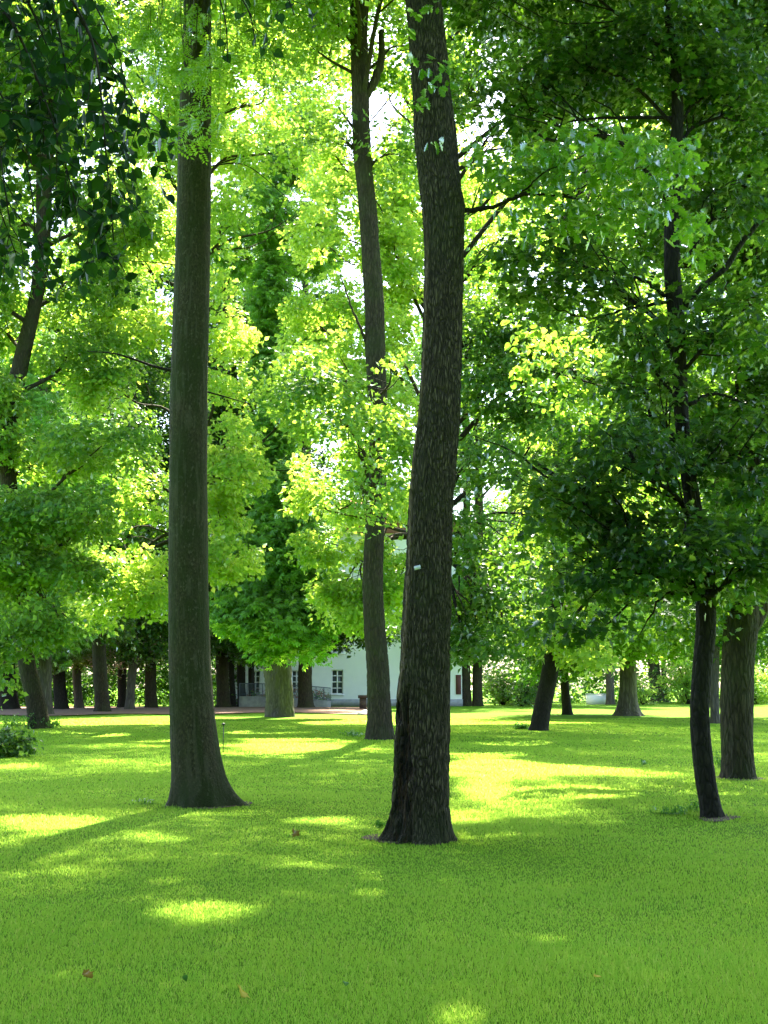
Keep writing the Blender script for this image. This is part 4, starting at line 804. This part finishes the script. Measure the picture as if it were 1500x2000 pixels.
# ================================================================ WHITE BUILDING
def building():
    D = 100.0; s = D / F; b = P(690, 1376, D) * (1, 1, 0); o = tuple(b)
    t = thing('white_building', 'white rendered building with white-barred windows seen under the chestnut leaves', 'building', b)
    X_ = lambda px: (px - 750) * s
    Z_ = lambda py: P(750, py, D)[2]
    x0, x1 = X_(440), X_(901); top = 14.0
    wins = [(648, 671, 1308, 1356), (492, 510, 1310, 1355), (802, 825, 1308, 1356), (571, 590, 1309, 1355)]
    up = [(648, 671, 1225, 1275), (492, 515, 1225, 1275), (802, 825, 1225, 1275), (571, 594, 1225, 1275)]
    cells = wins + up
    mb = MB(); xs_ = sorted({x0, x1} | {X_(v) for q in cells for v in q[:2]}); zs_ = sorted({0., top} | {Z_(v) for q in cells for v in q[2:]})
    holes = [(X_(a), X_(b_), Z_(d), Z_(c)) for a, b_, c, d in cells]
    for i in range(len(xs_) - 1):
        for j in range(len(zs_) - 1):
            mx, mz = (xs_[i] + xs_[i + 1]) / 2, (zs_[j] + zs_[j + 1]) / 2
            if any(a < mx < b_ and c < mz < d for a, b_, c, d in holes): continue
            mb.add([(xs_[i], D, zs_[j]), (xs_[i + 1], D, zs_[j]), (xs_[i + 1], D, zs_[j + 1]), (xs_[i], D, zs_[j + 1])], [(0, 1, 2, 3)])
    for a, b_, c, d in holes:   # reveals
        mb.add([(a, D, c), (b_, D, c), (b_, D, d), (a, D, d), (a, D + .3, c), (b_, D + .3, c), (b_, D + .3, d), (a, D + .3, d)], [(0, 4, 5, 1), (1, 5, 6, 2), (2, 6, 7, 3), (3, 7, 4, 0)])
    mb.add([(x0, D, 0), (x0, D + 10, 0), (x0, D + 10, top), (x0, D, top), (x1, D, 0), (x1, D + 10, 0), (x1, D + 10, top), (x1, D, top)], [(0, 3, 2, 1), (4, 5, 6, 7), (1, 2, 6, 5)])
    mb.build('wall', M['render'], t, o)
    pl = MB(); pl.box((x0 - .05, D - .06, 0), (x1 + .05, D - .003, .55)); pl.build('plinth', M['greystone'], t, o)
    r = MB(); r.add([(x0 - .5, D - .5, top), (x1 + .5, D - .5, top), (x1 + .5, D + 10.5, top), (x0 - .5, D + 10.5, top), (x0 + 2, D + 5, top + 3.5), (x1 - 2, D + 5, top + 3.5)], [(0, 1, 5, 4), (2, 3, 4, 5), (3, 2, 1, 0)], [(0, 4, 3), (1, 2, 5)]); r.build('roof', M['tile'], t, o)
    for a, b_, c, d in holes:
        f = MB(); e = .09; y0, y1 = D + .12, D + .2
        for q in ((a + .003, c + .003, a + e, d - .003), (b_ - e, c + .003, b_ - .003, d - .003), (a + e, c + .003, b_ - e, c + e), (a + e, d - e, b_ - e, d - .003)): f.box((q[0], y0, q[1]), (q[2], y1, q[3]))
        cx = (a + b_) / 2; f.box((cx - .055, y0, c + e), (cx + .055, y1, d - e))
        for k in range(1, 4):
            zz = c + (d - c) * k / 4
            f.box((a + e, y0 + .01, zz - .04), (cx - .055, y1 - .01, zz + .04)); f.box((cx + .055, y0 + .01, zz - .04), (b_ - e, y1 - .01, zz + .04))
        w_ = f.build('window', M['frame'], t, o); p_ = MB(); p_.box((a + .01, D + .22, c + .01), (b_ - .01, D + .25, d - .01)); p_.build('pane', M['pane'], w_, o)
        sl = MB(); sl.box((a - .1, D - .12, c - .1), (b_ + .1, D - .003, c)); sl.build('sill', M['frame'], w_, o)
    # shuttered end window
    a, b_, c, d = X_(889), X_(899), Z_(1356), Z_(1318)
    sh = MB(); sh.box((a, D - .07, c), (b_, D - .004, d)); 
    for k in range(10): zz = c + (d - c) * (k + .3) / 10; sh.box((a + .03, D - .09, zz), (b_ - .03, D - .073, zz + .08))
    tag(sh.build('shutter', M['shutter'], t, o), 'closed red brown shutter at the end of the wall')
building()
# terrace wall with railing and red flowers in front of the building
def terrace():
    D = 94.0; s = D / F; b = P(560, 1379, D) * (1, 1, 0); o = tuple(b); X_ = lambda px: (px - 750) * s
    t = thing('terrace', 'low grey terrace wall with blue grey railing in front of the white building', 'terrace', b)
    n = 24; m = MB(); xs_ = np.linspace(X_(470), X_(648), n); yy = D - 1.2 * np.sin(np.linspace(0, 1, n) * np.pi * .5) ** 2; zt = .85 - .35 * np.linspace(0, 1, n) ** 2
    for i in range(n - 1):
        m.add([(xs_[i], yy[i], 0), (xs_[i+1], yy[i+1], 0), (xs_[i+1], yy[i+1], zt[i+1]), (xs_[i], yy[i], zt[i]), (xs_[i], yy[i] + .4, 0), (xs_[i+1], yy[i+1] + .4, 0), (xs_[i+1], yy[i+1] + .4, zt[i+1]), (xs_[i], yy[i] + .4, zt[i])], [(0, 1, 2, 3), (3, 2, 6, 7), (5, 4, 7, 6)] + ([(1, 5, 6, 2)] if i == n - 2 else []) + ([(4, 0, 3, 7)] if i == 0 else []))
    m.build('wall', M['greystone'], t, o)
    m = MB(); top = np.c_[xs_, yy + .2, zt + .95]; m.tube(top, .035, 6); m.tube(top - (0, 0, .8), .025, 6)
    for i in range(0, n * 4): 
        u = i / (n * 4 - 1) * (n - 1); q = [np.interp(u, range(n), top[:, k]) for k in range(3)]; m.tube([(q[0], q[1], q[2] - .96), (q[0], q[1], q[2] - .4), (q[0], q[1], q[2])], .014 if i % 8 else .035, 4)
    m.build('railing', M['iron'], t, o)
    b2 = b + (0, .9, 0); t2 = thing('flower_bed', 'red orange flowers growing behind the blue grey railing', 'flowers', b2); R = rng(9)
    sp = np.stack([R.uniform(X_(490), X_(640), 60), D + .3 + R.uniform(0, .8, 60), R.uniform(.75, 1.45, 60)], -1)
    foliage('foliage', L_RHOMB, M['weed'], sp - (0, 0, .25), unit(R.normal(0, 1, sp.shape)), .35, .14, t2, tuple(b2), 91, per=20, cut=False)
    foliage('blossom', L_RHOMB, M['flower'], sp, unit(R.normal(0, 1, sp.shape)), .3, .13, t2, tuple(b2), 92, per=10, cut=False)
terrace()
def pillar():
    b = P(709, 1386, 86) * (1, 1, 0); t = thing('stone_pillar', 'squat red brown stone pillar beside the pale paving', 'pillar', b); x, y = b[:2]
    m = MB(); m.box((x - .24, y - .24, 0), (x + .24, y + .24, .78)); m.build('shaft', M['brick'], t, tuple(b))
    m = MB(); m.box((x - .34, y - .34, .783), (x + .34, y + .34, .98)); m.build('cap', M['brick'], t, tuple(b))
pillar()
def garden_wall():
    D = 110.; s = D / F; b = P(1160, 1372, D) * (1, 1, 0); o = tuple(b); xa, xb = (1141 - 750) * s, (1179 - 750) * s
    t = thing('garden_wall', 'short stretch of low pale wall glimpsed left of the flared grey trunk', 'wall', b)
    m = MB(); m.box((xa, D, 0), (xb, D + .3, .85)); m.build('wall', M['render'], t, o)
    m = MB(); m.box((xa - .04, D - .04, .853), (xb + .04, D + .34, .93)); m.build('coping', M['frame'], t, o)
garden_wall()

# ================================================================ SMALL THINGS
def stake():
    p = P(436, 1452, 30.); p = np.array([p[0], 30., 0]); t = thing('garden_stake', 'thin black stake with round cap by the right edge of the mossy left trunk', 'stake', p)
    m = MB(); z = P(436, 1417, 30.)[2]; m.tube([p, p + (0, 0, z / 2), p + (0, 0, z)], .011, 8); m.build('rod', M['black'], t, tuple(p), True)
    m = MB(); m.tube([p + (0, 0, z), p + (0, 0, z + .02), p + (0, 0, z + .05), p + (0, 0, z + .06)], [.02, .042, .04, .015], 12); m.build('cap', M['black'], t, tuple(p), True)
stake()
def fallen(px, py, shape, mat, label, size, seed, n=1):
    p = G(px, py); p[2] = gz(p[0], p[1]) + .05; R = rng(seed); V, T = place_leaves(shape, p + R.normal(0, .012, (n, 3)) * (1, 1, .5), np.array([[.15, -.55, .8]]) + R.normal(0, .35, (n, 3)), R.normal(0, 1, (n, 3)) + (1., 0, .2), np.full(n, size) * R.uniform(.8, 1.1, n))
    o = mesh_obj('fallen_leaf', V, None, T, mat, None, tuple(p)); md = o.modifiers.new('thickness', 'SOLIDIFY'); md.thickness = .0008
    tag(o, label, 'leaf')
fallen(165, 1918, L_MAPLE, M['deadbrown'], 'curled brown and yellow fallen leaf at the lower left of the lawn', .07, 1, 2)
fallen(473, 1957, L_MAPLE, M['dead'], 'yellow fallen maple leaf at the bottom of the lawn', .085, 12, 1)
fallen(572, 1628, L_MAPLE, M['deadbrown'], 'small dark curled leaf on the grass between the two big trunks', .12, 3, 2)
fallen(362, 1926, L_HEART, M['weed'], 'pale green leaf lying between the brown and the yellow fallen leaves', .035, 4)
fallen(678, 1940, L_HEART, M['weed'], 'round green leaf in the grass right of the yellow fallen leaf', .035, 5)
fallen(1160, 1938, L_MAPLE, M['dead'], 'tiny yellow leaf at the lower right of the lawn', .045, 6)
def patch(px, py, rx, ry, label, seed, name='soil_patch'):
    R = rng(seed); c = G(px, py); n = 40; V = [c + (0, 0, .05)]
    for i in range(n):
        a = i / n * 2 * math.pi; q = G(px + rx * math.cos(a), py + ry * math.sin(a)); k = .8 + .35 * vn(np.array([[math.cos(a) * 2, math.sin(a) * 2, seed]]), 1)[0]; q = c + (q - c) * k; V.append(q + (0, 0, gz(q[0], q[1]) + .012))
    V[0] = c + (0, 0, gz(c[0], c[1]) + .03); tag(mesh_obj(name, V, None, [(0, 1 + i, 1 + (i + 1) % n) for i in range(n)], M['dirt'], smooth=True), label, 'soil', kind='structure')
patch(790, 1633, 75, 11, None, 3); patch(1402, 1598, 42, 6, None, 5); patch(405, 1571, 80, 9, None, 7); patch(1443,1519,52,7,None,9)
def weeds(px, py, rx, hpx, label, seed, n=26, size=.06, flower=False, D=None):
    b = G(px, py); s = b[1] / F; R = rng(seed); t = thing('weed_clump', label, 'weeds', b)
    c = np.stack([b[0] + R.normal(0, rx * s * .5, n), b[1] + R.normal(0, rx * s * .3, n), np.zeros(n)], -1); hh = R.uniform(.3, 1, n) * hpx * s
    m = MB()
    tip = c + np.stack([R.normal(0, .15, n) * hh, R.normal(0, .15, n) * hh, hh], -1)
    for i in range(n): m.tube([b + (0, 0, .004), c[i] + (0, 0, .01), (c[i] + tip[i]) / 2, tip[i]], [.004, .003, .003, .002], 4)
    m.build('stem', M['weed'], t, tuple(b)); 
    foliage('foliage', L_SLIM if seed % 2 else L_RHOMB, M['weed'], np.vstack([tip, (c + tip * 2) / 3]), unit(R.normal(0, 1, (2 * n, 3))), max(.03, hpx * s * .25), size, t, tuple(b), seed + 1, per=5, cut=False, tilt=.8)
    if flower: foliage('blossom', L_RHOMB, M['petal'], tip, unit(R.normal(0, 1, tip.shape)), .06, .03, t, tuple(b), seed + 2, per=5, cut=False)
weeds(742, 1618, 10, 20, 'small leafy sprout at the left foot of the centre oak', 401, 8, .05)
weeds(1330, 1590, 55, 16, 'spreading weeds left of the slender dark maple foot', 403, 50, .05)
weeds(1362, 1590, 14, 26, 'taller sprig against the slender dark maple foot', 405, 12, .05)
weeds(1404, 1500, 8, 34, 'leafy shoot at the left foot of the thick forked trunk', 407, 10, .06)
weeds(90, 1424, 32, 26, 'weeds and twigs round the foot of the crooked left trunk', 409, 40, .12)
weeds(690, 1440, 22, 14, 'white flowering weeds left of the middle trunk foot', 411, 26, .07, True)
weeds(285, 1571, 26, 10, 'tiny pale flowers beside the mossy left trunk foot', 413, 24, .03, True)
weeds(1022, 1424, 18, 12, 'dark grass tuft at the foot of the right-leaning trunk', 415, 30, .14)
weeds(395, 1570, 26, 20, 'green tuft growing between the roots of the mossy left trunk', 417, 40, .07)
weeds(30, 1425, 34, 30, 'tall weeds above the glossy shrub at the left edge', 419, 40, .12)
weeds(1255, 1494, 6, 12, 'lone seedling in the grass of the right lawn', 421, 4, .08)
print('leaves', TOTAL[0])
